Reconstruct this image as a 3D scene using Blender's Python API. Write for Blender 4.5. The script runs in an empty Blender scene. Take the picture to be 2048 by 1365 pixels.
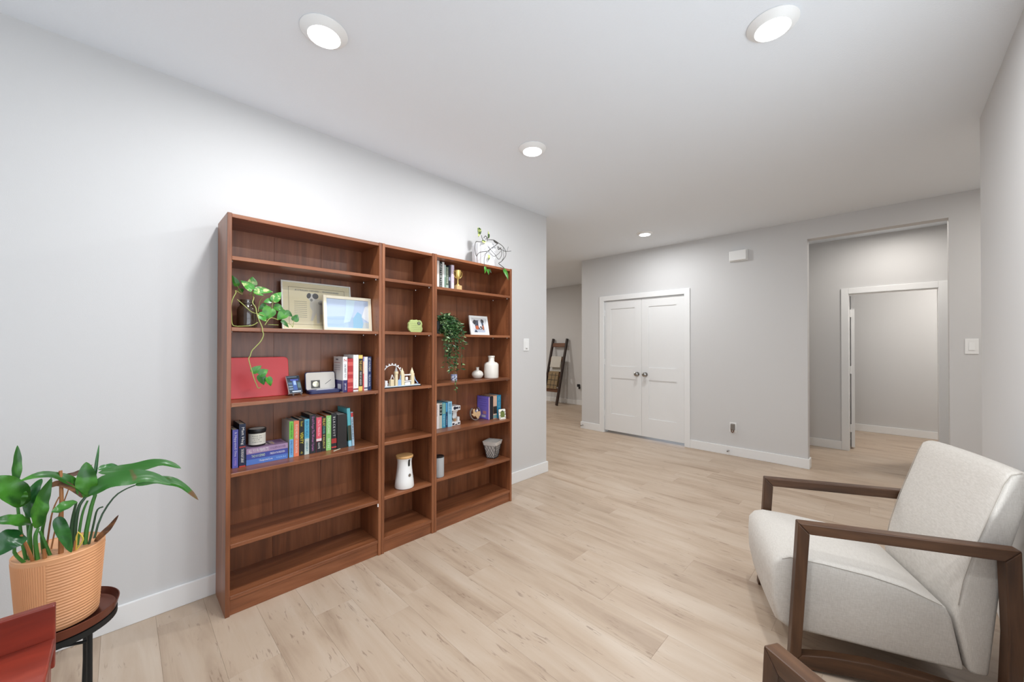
import bpy, bmesh, math, random
from mathutils import Vector, Matrix

# ------------------------------------------------------------------ camera, world, light, exposure
SC = bpy.context.scene
COL = SC.collection
SC.view_settings.view_transform = 'Standard'
SC.view_settings.look = 'None'
SC.view_settings.gamma = 1.0
SC.view_settings.use_curve_mapping = False
SC.view_settings.exposure = 0.27
SC.cycles.use_denoising = True
SC.cycles.max_bounces = 8
SC.cycles.diffuse_bounces = 4
SC.cycles.glossy_bounces = 3
SC.cycles.use_adaptive_sampling = True
SC.cycles.adaptive_threshold = 0.025
SC.cycles.sample_clamp_indirect = 6.0
SC.cycles.caustics_reflective = False
SC.cycles.caustics_refractive = False

FPX, YAW, PITCH, ROLL, V0, CAMZ = 767.57, 0.7774, 0.0071, 0.0011, 685.22, 1.35
cam_data = bpy.data.cameras.new('camera')
cam_data.sensor_width = 36.0
cam_data.lens = FPX * 36.0 / 2048.0
cam_data.shift_y = (V0 - 682.5) / 2048.0
cam_data.clip_start = 0.02
cam = bpy.data.objects.new('camera', cam_data)
COL.objects.link(cam)
fwd = Vector((math.cos(YAW) * math.cos(PITCH), math.sin(YAW) * math.cos(PITCH), math.sin(PITCH)))
rgt = Vector((math.sin(YAW), -math.cos(YAW), 0))
upv = rgt.cross(fwd)
rgt2 = rgt * math.cos(ROLL) + upv * math.sin(ROLL)
upv2 = upv * math.cos(ROLL) - rgt * math.sin(ROLL)
cam.matrix_world = Matrix(((rgt2.x, upv2.x, -fwd.x, 0), (rgt2.y, upv2.y, -fwd.y, 0), (rgt2.z, upv2.z, -fwd.z, CAMZ), (0, 0, 0, 1)))
SC.camera = cam

world = bpy.data.worlds.new('sky')
world.use_nodes = True
world.node_tree.nodes['Background'].inputs[0].default_value = (0.75, 0.86, 1.0, 1)
world.node_tree.nodes['Background'].inputs[1].default_value = 1.2
SC.world = world

WIN_POWER = 29.0      # daylight, lamp tilted up to brighten the ceiling, through the wide window in the right wall, beside the viewer
BACK_POWER = 19.0      # daylight through the window in the wall behind the viewer
CAN_EMIT = 330.0       # ceiling lamp lens
HALL_EMIT = 290.0
def daylight(loc, rot, sx, sy, power):
    d = bpy.data.lights.new('daylight', 'AREA')
    d.shape = 'RECTANGLE'; d.size = sx; d.size_y = sy; d.energy = power; d.color = (0.87, 0.94, 1.0)
    o = bpy.data.objects.new('daylight', d); COL.objects.link(o)
    o.location = loc; o.rotation_euler = rot
daylight((1.02, -0.60, 1.50), (math.radians(112), 0, 0), 2.5, 1.7, WIN_POWER)
daylight((-2.86, 1.1, 1.45), (math.radians(108), 0, math.radians(-90)), 2.6, 1.95, BACK_POWER)  # also aimed above level, for a brighter ceiling

# ------------------------------------------------------------------ helpers
random.seed(7)
def lin(c):
    c /= 255.0
    return c / 12.92 if c <= 0.04045 else ((c + 0.055) / 1.055) ** 2.4
def rgb(r, g, b): return (lin(r), lin(g), lin(b), 1.0)

MATS = {}
def mat(name, col, rough=0.5, metal=0.0, spec=0.5, emit=0.0, bump=None, vary=None, alpha=1.0, trans=0.0, coat=0.0):
    """plain principled material; bump=(scale, strength); vary=(scale, amount) brightness mottling"""
    if name in MATS: return MATS[name]
    m = bpy.data.materials.new(name); m.use_nodes = True
    nt = m.node_tree; p = nt.nodes['Principled BSDF']
    p.inputs['Base Color'].default_value = col
    p.inputs['Roughness'].default_value = rough
    p.inputs['Metallic'].default_value = metal
    p.inputs['Specular IOR Level'].default_value = spec
    p.inputs['Coat Weight'].default_value = coat
    p.inputs['Transmission Weight'].default_value = trans
    p.inputs['Alpha'].default_value = alpha
    if emit:
        p.inputs['Emission Color'].default_value = col
        p.inputs['Emission Strength'].default_value = emit
    tc = nt.nodes.new('ShaderNodeTexCoord')
    if vary:
        n = nt.nodes.new('ShaderNodeTexNoise'); n.inputs['Scale'].default_value = vary[0]; n.inputs['Detail'].default_value = 4
        nt.links.new(tc.outputs['Object'], n.inputs['Vector'])
        mx = nt.nodes.new('ShaderNodeMix'); mx.data_type = 'RGBA'; mx.blend_type = 'MIX'
        mx.inputs[6].default_value = tuple(c * (1 - vary[1]) for c in col[:3]) + (1,)
        mx.inputs[7].default_value = tuple(min(1, c * (1 + vary[1])) for c in col[:3]) + (1,)
        nt.links.new(n.outputs['Fac'], mx.inputs[0]); nt.links.new(mx.outputs[2], p.inputs['Base Color'])
    if bump:
        n = nt.nodes.new('ShaderNodeTexNoise'); n.inputs['Scale'].default_value = bump[0]; n.inputs['Detail'].default_value = 1
        nt.links.new(tc.outputs['Object'], n.inputs['Vector'])
        b = nt.nodes.new('ShaderNodeBump'); b.inputs['Strength'].default_value = bump[1]; b.inputs['Distance'].default_value = 0.002
        nt.links.new(n.outputs['Fac'], b.inputs['Height']); nt.links.new(b.outputs['Normal'], p.inputs['Normal'])
    MATS[name] = m
    return m

def wood(name, axis, cols, scale=1.0, rough=0.38, spec=0.5, stretch=14.0, contrast=(0.3, 0.5, 0.72), marks=None, tone=0.0, coat=0.0):
    """procedural grain running along one object axis; every object shifts the pattern by its own random number"""
    m = bpy.data.materials.new(name); m.use_nodes = True
    nt = m.node_tree; p = nt.nodes['Principled BSDF']; N = nt.nodes.new; L = nt.links.new
    p.inputs['Roughness'].default_value = rough
    p.inputs['Specular IOR Level'].default_value = spec
    p.inputs['Coat Weight'].default_value = coat
    tc = N('ShaderNodeTexCoord'); oi = N('ShaderNodeObjectInfo')
    off = N('ShaderNodeVectorMath'); off.operation = 'SCALE'; off.inputs[0].default_value = (37.0, 53.0, 71.0)
    L(oi.outputs['Random'], off.inputs['Scale'])
    add = N('ShaderNodeVectorMath'); add.operation = 'ADD'
    L(tc.outputs['Object'], add.inputs[0]); L(off.outputs[0], add.inputs[1])
    def mapped(s, st):
        mp = N('ShaderNodeMapping')
        sc = [s * st, s * st, s * st]; sc['XYZ'.index(axis)] = s
        mp.inputs['Scale'].default_value = sc
        L(add.outputs[0], mp.inputs['Vector']); return mp
    n1 = N('ShaderNodeTexNoise'); n1.inputs['Scale'].default_value = 1.0; n1.inputs['Detail'].default_value = 5
    n1.inputs['Roughness'].default_value = 0.62; n1.inputs['Distortion'].default_value = 0.6
    L(mapped(scale * 1.7, stretch).outputs[0], n1.inputs['Vector'])
    n2 = N('ShaderNodeTexNoise'); n2.inputs['Scale'].default_value = 1.0; n2.inputs['Detail'].default_value = 2
    n2.inputs['Distortion'].default_value = 1.2
    L(mapped(scale * 1.1, stretch * 0.4).outputs[0], n2.inputs['Vector'])
    mm = N('ShaderNodeMath'); mm.operation = 'MULTIPLY_ADD'; mm.inputs[1].default_value = 0.55
    L(n1.outputs['Fac'], mm.inputs[0])
    m2 = N('ShaderNodeMath'); m2.operation = 'MULTIPLY'; m2.inputs[1].default_value = 0.45
    L(n2.outputs['Fac'], m2.inputs[0]); L(m2.outputs[0], mm.inputs[2])
    cr = N('ShaderNodeValToRGB')
    e = cr.color_ramp.elements
    e[0].position = contrast[0]; e[0].color = cols[0]
    e[1].position = contrast[2]; e[1].color = cols[2]
    k = e.new(contrast[1]); k.color = cols[1]
    L(mm.outputs[0], cr.inputs[0])
    last = cr.outputs[0]
    if marks:
        n3 = N('ShaderNodeTexNoise'); n3.inputs['Scale'].default_value = 1.0; n3.inputs['Detail'].default_value = 3; n3.inputs['Distortion'].default_value = 0.8
        L(mapped(marks[0], marks[1]).outputs[0], n3.inputs['Vector'])
        n4 = N('ShaderNodeTexNoise'); n4.inputs['Scale'].default_value = 1.0; n4.inputs['Detail'].default_value = 2
        L(mapped(marks[0] * 0.55, 2.2).outputs[0], n4.inputs['Vector'])
        r3 = N('ShaderNodeMapRange'); r3.inputs[1].default_value = marks[2]; r3.inputs[2].default_value = marks[2] + 0.07
        L(n3.outputs['Fac'], r3.inputs[0])
        r4 = N('ShaderNodeMapRange'); r4.inputs[1].default_value = marks[3]; r4.inputs[2].default_value = marks[3] + 0.12
        L(n4.outputs['Fac'], r4.inputs[0])
        mu = N('ShaderNodeMath'); mu.operation = 'MULTIPLY'; L(r3.outputs[0], mu.inputs[0]); L(r4.outputs[0], mu.inputs[1])
        mu2 = N('ShaderNodeMath'); mu2.operation = 'MULTIPLY'; mu2.inputs[1].default_value = marks[5]; L(mu.outputs[0], mu2.inputs[0])
        mx = N('ShaderNodeMix'); mx.data_type = 'RGBA'; mx.inputs[7].default_value = marks[4]
        L(mu2.outputs[0], mx.inputs[0]); L(last, mx.inputs[6]); last = mx.outputs[2]
    if tone:
        hs = N('ShaderNodeHueSaturation')
        mr = N('ShaderNodeMapRange'); mr.inputs[3].default_value = 1 - tone; mr.inputs[4].default_value = 1 + tone
        L(oi.outputs['Random'], mr.inputs[0]); L(mr.outputs[0], hs.inputs['Value']); L(last, hs.inputs['Color']); last = hs.outputs[0]
    L(last, p.inputs['Base Color'])
    MATS[name] = m
    return m

class MB:
    """collects shapes into one mesh"""
    def __init__(s): s.v = []; s.f = []
    def add(s, vs, fs):
        n = len(s.v); s.v += [tuple(v) for v in vs]; s.f += [tuple(i + n for i in f) for f in fs]; return s
    def box(s, a, b):
        (x0, y0, z0), (x1, y1, z1) = a, b
        return s.add([(x0, y0, z0), (x1, y0, z0), (x1, y1, z0), (x0, y1, z0), (x0, y0, z1), (x1, y0, z1), (x1, y1, z1), (x0, y1, z1)],
                     [(3, 2, 1, 0), (4, 5, 6, 7), (0, 1, 5, 4), (1, 2, 6, 5), (2, 3, 7, 6), (3, 0, 4, 7)])
    def prism(s, pts, axis, a, b):
        """polygon of 2-D points pushed along an axis from a to b"""
        def mk(p, t):
            return {'X': (t, p[0], p[1]), 'Y': (p[0], t, p[1]), 'Z': (p[0], p[1], t)}[axis]
        n = len(pts)
        vs = [mk(p, a) for p in pts] + [mk(p, b) for p in pts]
        fs = [tuple(range(n))[::-1], tuple(range(n, 2 * n))] + [(i, (i + 1) % n, n + (i + 1) % n, n + i) for i in range(n)]
        return s.add(vs, fs)
    def lathe(s, prof, c=(0, 0, 0), seg=24, axis='Z', closed=False):
        vs = []; fs = []
        for r, h in prof:
            for k in range(seg):
                a = 2 * math.pi * k / seg
                x, y = r * math.cos(a), r * math.sin(a)
                vs.append({'Z': (c[0] + x, c[1] + y, c[2] + h), 'X': (c[0] + h, c[1] + x, c[2] + y), 'Y': (c[0] + x, c[1] + h, c[2] - y)}[axis])
        m = len(prof)
        for i in range(m - 1 + (1 if closed else 0)):
            j = (i + 1) % m
            for k in range(seg):
                k2 = (k + 1) % seg
                fs.append((i * seg + k, i * seg + k2, j * seg + k2, j * seg + k))
        if not closed:
            fs.append(tuple(range(seg))[::-1]); fs.append(tuple(range((m - 1) * seg, m * seg)))
        return s.add(vs, fs)
    def tube(s, pts, r, seg=6, taper=None):
        pts = [Vector(p) for p in pts]; n = len(pts); vs = []; fs = []
        nrm = None
        for i, p in enumerate(pts):
            t = (pts[min(i + 1, n - 1)] - pts[max(i - 1, 0)]).normalized()
            if nrm is None:
                nrm = t.orthogonal().normalized()
            nrm = (nrm - t * nrm.dot(t))
            nrm = nrm.normalized() if nrm.length > 1e-6 else t.orthogonal().normalized()
            bi = t.cross(nrm); rr = r * (taper[i] if taper else 1)
            for k in range(seg):
                a = 2 * math.pi * k / seg
                vs.append(p + nrm * (math.cos(a) * rr) + bi * (math.sin(a) * rr))
        for i in range(n - 1):
            for k in range(seg):
                k2 = (k + 1) % seg
                fs.append((i * seg + k, i * seg + k2, (i + 1) * seg + k2, (i + 1) * seg + k))
        fs.append(tuple(range(seg))[::-1]); fs.append(tuple(range((n - 1) * seg, n * seg)))
        return s.add(vs, fs)
    def sphere(s, c, r, seg=16, rings=10, sq=(1, 1, 1)):
        prof = [(max(1e-4, math.sin(math.pi * i / rings)) * r, -math.cos(math.pi * i / rings) * r) for i in range(rings + 1)]
        n0 = len(s.v); s.lathe(prof, (0, 0, 0), seg)
        for i in range(n0, len(s.v)):
            x, y, z = s.v[i]; s.v[i] = (c[0] + x * sq[0], c[1] + y * sq[1], c[2] + z * sq[2])
        return s
    def xf(s, M):
        s.v = [tuple(M @ Vector(v)) for v in s.v]; return s
    def build(s, name, m, parent=None, smooth=False, bevel=0.0, bseg=2, loc=None, rot=None, angle=30, sub=0):
        me = bpy.data.meshes.new(name)
        me.from_pydata(s.v, [], s.f); me.validate(); me.update()
        if bevel or smooth:
            bm = bmesh.new(); bm.from_mesh(me)
            bmesh.ops.recalc_face_normals(bm, faces=bm.faces)
            if bevel:
                es = [e for e in bm.edges if len(e.link_faces) == 2 and e.calc_face_angle(0) > math.radians(angle)]
                bmesh.ops.bevel(bm, geom=es, offset=bevel, segments=bseg, affect='EDGES', profile=0.5, clamp_overlap=True)
            bm.to_mesh(me); bm.free()
        else:
            bm = bmesh.new(); bm.from_mesh(me); bmesh.ops.recalc_face_normals(bm, faces=bm.faces); bm.to_mesh(me); bm.free()
        if smooth:
            for p_ in me.polygons: p_.use_smooth = True
            me.set_sharp_from_angle(angle=math.radians(40))
        o = bpy.data.objects.new(name, me)
        if m is not None: me.materials.append(m)
        COL.objects.link(o)
        if parent is not None: o.parent = parent
        if loc is not None: o.location = loc
        if rot is not None: o.rotation_euler = rot
        return o

def tag(o, label, cat, group=None):
    o['label'] = label; o['category'] = cat
    if group: o['group'] = group
    return o
def thing(name, label, cat, loc=(0, 0, 0), rot=(0, 0, 0), group=None):
    o = bpy.data.objects.new(name, None); o.empty_display_size = 0.05
    COL.objects.link(o); o.location = loc; o.rotation_euler = rot
    return tag(o, label, cat, group)
def struct(o, label, cat=None):
    o['kind'] = 'structure'; o['label'] = label; o['category'] = cat or o.name.split('_')[0]
    return o

def text_mb(s, w, h, fit='both'):
    """flat lettering that fills a w x h box, centred on 0,0 in the XY plane"""
    cu = bpy.data.curves.new('t', 'FONT'); cu.body = s; cu.resolution_u = 1; cu.align_x = 'LEFT'
    o = bpy.data.objects.new('t', cu); COL.objects.link(o)
    bpy.context.view_layer.update()
    dg = bpy.context.evaluated_depsgraph_get()
    me = o.evaluated_get(dg).to_mesh()
    vs = [tuple(v.co) for v in me.vertices]; fs = [tuple(p.vertices) for p in me.polygons]
    o.evaluated_get(dg).to_mesh_clear()
    bpy.data.objects.remove(o); bpy.data.curves.remove(cu)
    mb = MB()
    if not vs: return mb
    x0 = min(v[0] for v in vs); x1 = max(v[0] for v in vs); y0 = min(v[1] for v in vs); y1 = max(v[1] for v in vs)
    kx = w / max(1e-6, x1 - x0); ky = h / max(1e-6, y1 - y0)
    if fit == 'both': kx = min(kx, ky * 1.5); ky = min(ky, kx * 1.6)
    mb.add([((v[0] - (x0 + x1) / 2) * kx, (v[1] - (y0 + y1) / 2) * ky, 0) for v in vs], fs)
    return mb
def face_front(x, y, z, vertical=False):
    """place XY-plane artwork so that it faces -Y; vertical turns it to read downwards"""
    R = Matrix.Rotation(math.radians(90), 4, 'X')
    if vertical: R = R @ Matrix.Rotation(math.radians(-90), 4, 'Z')
    return Matrix.Translation((x, y, z)) @ R

# ------------------------------------------------------------------ materials
M_WALL = mat('wall_paint', rgb(211, 210, 209), 0.75, spec=0.25, bump=(260, 0.12))
M_CEIL = mat('ceiling_paint', rgb(236, 241, 246), 0.85, spec=0.2, bump=(140, 0.3))
M_TRIM = mat('white_trim', rgb(236, 236, 235), 0.42)
M_DOOR = mat('white_door', rgb(234, 234, 233), 0.4)
WALNUT = [rgb(92, 52, 31), rgb(133, 80, 50), rgb(163, 105, 70)]
M_WZ = wood('walnut_vertical', 'Z', WALNUT, 1.0, 0.34, 0.5, 16)
M_WX = wood('walnut_horizontal', 'X', WALNUT, 1.0, 0.34, 0.5, 16)
M_FLOOR = wood('oak_plank', 'Y', [rgb(156, 133, 112), rgb(185, 164, 143), rgb(198, 181, 163)], 0.7, 0.4, 0.45, 9, (0.30, 0.48, 0.68),
               marks=(11.0, 8, 0.59, 0.51, rgb(116, 92, 76), 0.52), tone=0.018)
M_SUB = mat('subfloor', rgb(120, 100, 80), 0.8)
M_FRAME = wood('chair_walnut', 'X', [rgb(48, 32, 21), rgb(76, 51, 34), rgb(102, 71, 48)], 1.6, 0.42, 0.4, 12)
M_RED = wood('red_stain', 'X', [rgb(98, 32, 22), rgb(140, 50, 34), rgb(168, 72, 50)], 1.5, 0.35, 0.5, 5, coat=0.2)
M_CHROME = mat('satin_nickel', rgb(170, 168, 164), 0.22, 1.0)
M_STEEL = mat('pin_metal', rgb(190, 190, 188), 0.3, 1.0)
M_BLACK = mat('black_paint', rgb(22, 22, 23), 0.45)
M_WHITE = mat('white_plastic', rgb(240, 240, 238), 0.35)
M_PAGE = mat('paper_pages', rgb(226, 218, 200), 0.8, bump=(900, 0.3))

# ------------------------------------------------------------------ room shell
CZ = 2.727                        # ceiling height
XB, XF = -2.65, 5.26              # wall behind the camera, far wall
YL, YR = 2.623, -0.395            # left wall, right wall
XE, XR = 3.19, 3.64               # free ends of the left and the right wall
T = 0.12
def walls(name, boxes, label, m=None):
    mb = MB()
    for a, b in boxes: mb.box(a, b)
    return struct(mb.build(name, m or M_WALL), label, 'wall')

walls('wall_left', [((XB - T, YL, 0), (XE, YL + T, CZ))], 'long pale grey wall behind the bookcases')
RX0, RX1, RZ0, RZ1 = -0.18, 2.22, 0.70, 2.32      # window opening in the right wall
walls('wall_right', [((XB - T, YR - T, 0), (RX0, YR, CZ)), ((RX1, YR - T, 0), (XR, YR, CZ)), ((RX0, YR - T, 0), (RX1, YR, RZ0)), ((RX0, YR - T, RZ1), (RX1, YR, CZ))], 'pale grey wall behind the armchair at the right edge')
CY0, CY1, CH = 1.948, 3.168, 2.035         # closet opening
AY0, AY1, AH = -0.386, 0.640, 2.515        # hallway opening
YC = 3.58                                  # outer corner of the closet block
walls('wall_far', [((XF, -2.2, 0), (XF + T, AY0, CZ)), ((XF, AY0, AH), (XF + T, AY1, CZ)), ((XF, AY1, 0), (XF + T, CY0, CZ)),
                   ((XF, CY0, CH), (XF + T, CY1, CZ)), ((XF, CY1, 0), (XF + T, YC, CZ))], 'pale grey far wall around the double closet doors')
WY0, WY1, WZ0, WZ1 = -0.15, 2.35, 0.50, 2.40
walls('wall_back', [((XB - T, YR, 0), (XB, WY0, CZ)), ((XB - T, WY1, 0), (XB, YL, CZ)), ((XB - T, WY0, 0), (XB, WY1, WZ0)), ((XB - T, WY0, WZ1), (XB, WY1, CZ))], 'wall with the window behind the viewer')
XV = 7.25
walls('wall_closet', [((XF + T, YC - T, 0), (XV, YC, CZ))], 'side wall of the closet block')
walls('wall_living', [((XV, YC - T, 0), (XV + T, 7.6, CZ)), ((1.5, 7.6, 0), (XV + T, 7.72, CZ)), ((1.5, YL + T, 0), (1.62, 7.6, CZ))], 'dim grey wall of the room beyond, behind the ladder')
walls('wall_entry', [((XR - T, -2.2, 0), (XR, YR - T, CZ)), ((XR - T, -2.32, 0), (XF + T, -2.2, CZ))], 'entry wall round the corner on the right')
XH = 6.55
DY0, DY1, DH = -0.400, 0.376, 2.013
walls('wall_hall', [((XH, -1.2, 0), (XH + T, DY0, CZ)), ((XH, DY0, DH), (XH + T, DY1, CZ)), ((XH, DY1, 0), (XH + T, 1.0, CZ)),
                    ((XF + T, 1.0, 0), (XH + T, 1.12, CZ)), ((XF + T, -1.32, 0), (XH + T, -1.2, CZ))], 'pale hallway wall with the white doorway')
XG = 8.20
walls('wall_room', [((XG, -1.2, 0), (XG + T, 1.6, CZ)), ((XH + T, 1.6, 0), (XG + T, 1.72, CZ)), ((XH + T, -1.32, 0), (XG + T, -1.2, CZ))], 'grey wall seen through the open hallway doorway')
walls('ceiling', [((XB - T, -2.32, CZ), (XG + T, 7.72, CZ + 0.1))], 'smooth light grey ceiling', M_CEIL)['category'] = 'ceiling'

# floor: sub-floor with single planks on it
fl = MB().box((XB - T, -2.32, -0.12), (XG + T, 7.72, -0.006)).build('floor', M_SUB)
struct(fl, 'pale oak plank floor', 'floor')
PW, PL = 0.185, 1.22
def in_view(x, y):
    d = Vector((x, y, -CAMZ)); z = d.dot(fwd)
    if z < 0.15: return None
    u = 1024 + FPX * d.dot(rgt2) / z; v = V0 - FPX * d.dot(upv2) / z
    return (u, v, z) if -60 < u < 2110 and v < 1450 else None
rnd = random.Random(3)
spots = []
ix = 0
x = XB
while x < XG:
    y = -2.2 - rnd.random() * PL
    while y < 7.6:
        y0, y1 = max(y, -2.2), min(y + PL, 7.6)
        if y1 - y0 > 0.03:
            hit = None
            for a in (0.0, 0.5, 1.0):
                for b in (0.0, 0.25, 0.5, 0.75, 1.0):
                    q = in_view(x + PW * a, y0 + (y1 - y0) * b)
                    if q and (hit is None or q[2] < hit): hit = q[2]
            inside = (x < XF + 0.05 and (y1 > YR and y0 < YL or x > XE - 0.2)) or (x < XH + T + 1.7 and y0 < 1.1) or y1 > YC
            spots.append((hit if (hit is not None and inside) else 1e9, x, y0, y1))
        y += PL
    x += PW; ix += 1
spots.sort()
full = None
rest = MB()
G = 0.0002
for i, (h, px, y0, y1) in enumerate(spots):
    L_ = y1 - y0
    if i < 280 and h < 1e8:
        if abs(L_ - PL) < 1e-4 and full is not None:
            o = bpy.data.objects.new('plank', full); COL.objects.link(o); o.parent = fl
        else:
            mb = MB().box((G, G, -0.005), (PW - G, L_ - G, 0))
            o = mb.build('plank', M_FLOOR, fl, bevel=0.0004, bseg=1)
            if abs(L_ - PL) < 1e-4: full = o.data
        o.location = (px, y0, 0)
    else:
        rest.box((px + G, y0 + G, -0.005), (px + PW - G, y1 - G, 0))
ro = rest.build('plank_field', M_FLOOR, fl); ro['kind'] = 'stuff'

# baseboards
BH, BT = 0.108, 0.015
def base(name, boxes, label):
    mb = MB()
    for a, b in boxes: mb.box((a[0], a[1], 0.0), (b[0], b[1], BH))
    return struct(mb.build(name, M_TRIM, bevel=0.003), label, 'baseboard')
base('baseboard_left', [((XB, YL - BT), (XE + BT, YL)), ((XE, YL), (XE + BT, YL + T))], 'white baseboard along the bookcase wall')
base('baseboard_right', [((XB, YR), (XR + BT, YR + BT)), ((XR, YR - T), (XR + BT, YR))], 'white baseboard behind the armchair')
base('baseboard_far', [((XF - BT, AY1 - BT), (XF, 1.876)), ((XF, AY1 - BT), (XF + T, AY1))], 'white baseboard between closet doors and hallway opening')
base('baseboard_closet', [((XF - BT, 3.24), (XF, YC + BT)), ((XF, YC), (XV - BT, YC + BT))], 'short white baseboard left of the closet doors')
base('baseboard_entry', [((XF - BT, -2.18), (XF, AY0)), ], 'white baseboard right of the hallway opening')
base('baseboard_hall', [((XH - BT, 0.448), (XH, 1.0))], 'white baseboard in the hallway left of the doorway')
base('baseboard_room', [((XG - BT, -1.2), (XG, 1.6))], 'white baseboard seen through the open doorway')
base('baseboard_living', [((XV - BT, YC + BT), (XV, 7.6))], 'white baseboard in the dim room behind the ladder')

# closet doors and casing
def casing(name, x, y0, y1, h, label, w=0.072, t=0.018, depth=T):
    o = MB().box((x - t, y0 - w, 0), (x, y0, h + w)).build(name, M_TRIM, bevel=0.003)
    MB().box((x - t, y1, 0), (x, y1 + w, h + w)).build('casing_side', M_TRIM, o, bevel=0.003)
    MB().box((x - t, y0, h), (x, y1, h + w)).build('casing_head', M_TRIM, o, bevel=0.003)
    j = MB().box((x, y0, 0), (x + depth, y0 + 0.004, h)).box((x, y1 - 0.004, 0), (x + depth, y1, h)).box((x, y0, h - 0.004), (x + depth, y1, h))
    j.build('jamb', M_TRIM, o)
    return struct(o, label, 'door casing')
casing('trim_1', XF, CY0, CY1, CH, 'white casing around the double closet doors')
casing('trim_2', XH, DY0, DY1, DH, 'white casing around the open hallway doorway')
def leaf_door(name, y0, y1, knob_y, hinge_y, label):
    x0, x1, z0, z1 = XF + 0.012, XF + 0.047, 0.040, CH - 0.010
    st = 0.105
    mb = MB()
    mb.box((x0, y0, z0), (x1, y0 + st, z1)).box((x0, y1 - st, z0), (x1, y1, z1))
    for a, b in ((z0, 0.30), (0.85, 1.03), (1.905, z1)): mb.box((x0, y0 + st, a), (x1, y1 - st, b))
    o = mb.build(name, M_DOOR)
    for a, b in ((0.30, 0.85), (1.03, 1.905)):
        p = MB().box((x0 + 0.009, y0 + st, a), (x1 - 0.004, y1 - st, b)); p.build('door_panel', M_DOOR, o)
    k = MB().lathe([(0.030, 0), (0.030, 0.006), (0.012, 0.010), (0.010, 0.030), (0.022, 0.036), (0.030, 0.048), (0.029, 0.060), (0.018, 0.068), (0.004, 0.070)], (0, 0, 0), 24, 'X')
    k.v = [(-a + x0, b + knob_y, c + 0.93) for a, b, c in k.v]
    k.build('knob', M_CHROME, o, smooth=True)['label'] = 'round satin nickel knob'
    for hz in (0.25, 1.05, 1.80):
        MB().lathe([(0.006, 0), (0.006, 0.09)], (x0 - 0.002, hinge_y, hz), 8).build('hinge', M_DOOR, o, smooth=True)
    return struct(o, label, 'door')
ymid = (CY0 + CY1) / 2
leaf_door('door_1', ymid + 0.0015, CY1 - 0.009, ymid + 0.062, CY1 - 0.006, 'left white panelled closet door with a round knob')
leaf_door('door_2', CY0 + 0.009, ymid - 0.0015, ymid - 0.062, CY0 + 0.006, 'right white panelled closet door with a round knob')
# hallway door, swung open into the room behind
d3 = MB().box((0.0, -0.035, 0.022), (0.76, 0.0, DH - 0.012)).build('door_3', M_DOOR, bevel=0.002, loc=(XH + T + 0.02, 0.360, 0), rot=(0, 0, math.radians(13)))
for hz in (0.22, 0.98, 1.72):
    MB().box((-0.018, -0.004, hz), (0.010, 0.014, hz + 0.10)).build('hinge', M_TRIM, d3)
struct(d3, 'white hallway door standing open, seen edge on', 'door')

# windows outside the view: one beside the viewer, one behind
gl = bpy.data.materials.new('window_glass'); gl.use_nodes = True
nt = gl.node_tree; nt.nodes.clear()
tr = nt.nodes.new('ShaderNodeBsdfTransparent'); gs = nt.nodes.new('ShaderNodeBsdfGlossy'); gs.inputs['Roughness'].default_value = 0.02
mx = nt.nodes.new('ShaderNodeMixShader'); mx.inputs[0].default_value = 0.06; ou = nt.nodes.new('ShaderNodeOutputMaterial')
nt.links.new(tr.outputs[0], mx.inputs[1]); nt.links.new(gs.outputs[0], mx.inputs[2]); nt.links.new(mx.outputs[0], ou.inputs[0])
def window(name, a0, a1, z0, z1, d0, d1, swap, label, sill):
    def bx(mb, p, q, e0, e1):
        return mb.box((e0, p[0], p[1]), (e1, q[0], q[1])) if swap else mb.box((p[0], e0, p[1]), (q[0], e1, q[1]))
    am, zm = (a0 + a1) / 2, (z0 + z1) / 2
    wn = MB()
    for p, q in (((a0, z0), (a0 + .05, z1)), ((a1 - .05, z0), (a1, z1)), ((a0 + .05, z0), (a1 - .05, z0 + .05)), ((a0 + .05, z1 - .05), (a1 - .05, z1)), ((am - .02, z0 + .05), (am + .02, z1 - .05)), ((a0 + .05, zm - .02), (am - .02, zm + .02)), ((am + .02, zm - .02), (a1 - .05, zm + .02))):
        bx(wn, p, q, d0 + .02, d1 - .03)
    wo = struct(wn.build(name, M_TRIM), label, 'window')
    bx(MB(), (a0 - .05, z0 - .03), (a1 + .05, z0 - .001), *sill).build('window_sill', M_TRIM, wo, bevel=0.004)
    for p, q in (((a0 + .05, z0 + .05), (am - .02, zm - .02)), ((am + .02, z0 + .05), (a1 - .05, zm - .02)), ((a0 + .05, zm + .02), (am - .02, z1 - .05)), ((am + .02, zm + .02), (a1 - .05, z1 - .05))):
        bx(MB(), p, q, (d0 + d1) / 2 - .003, (d0 + d1) / 2 + .003).build('pane', gl, wo)
window('window_1', WY0, WY1, WZ0, WZ1, XB - T, XB, True, 'white framed window behind the viewer', (XB - .02, XB + .05))
window('window_2', RX0, RX1, RZ0, RZ1, YR - T, YR, False, 'wide white framed window beside the viewer', (YR - .02, YR + .04))

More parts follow.
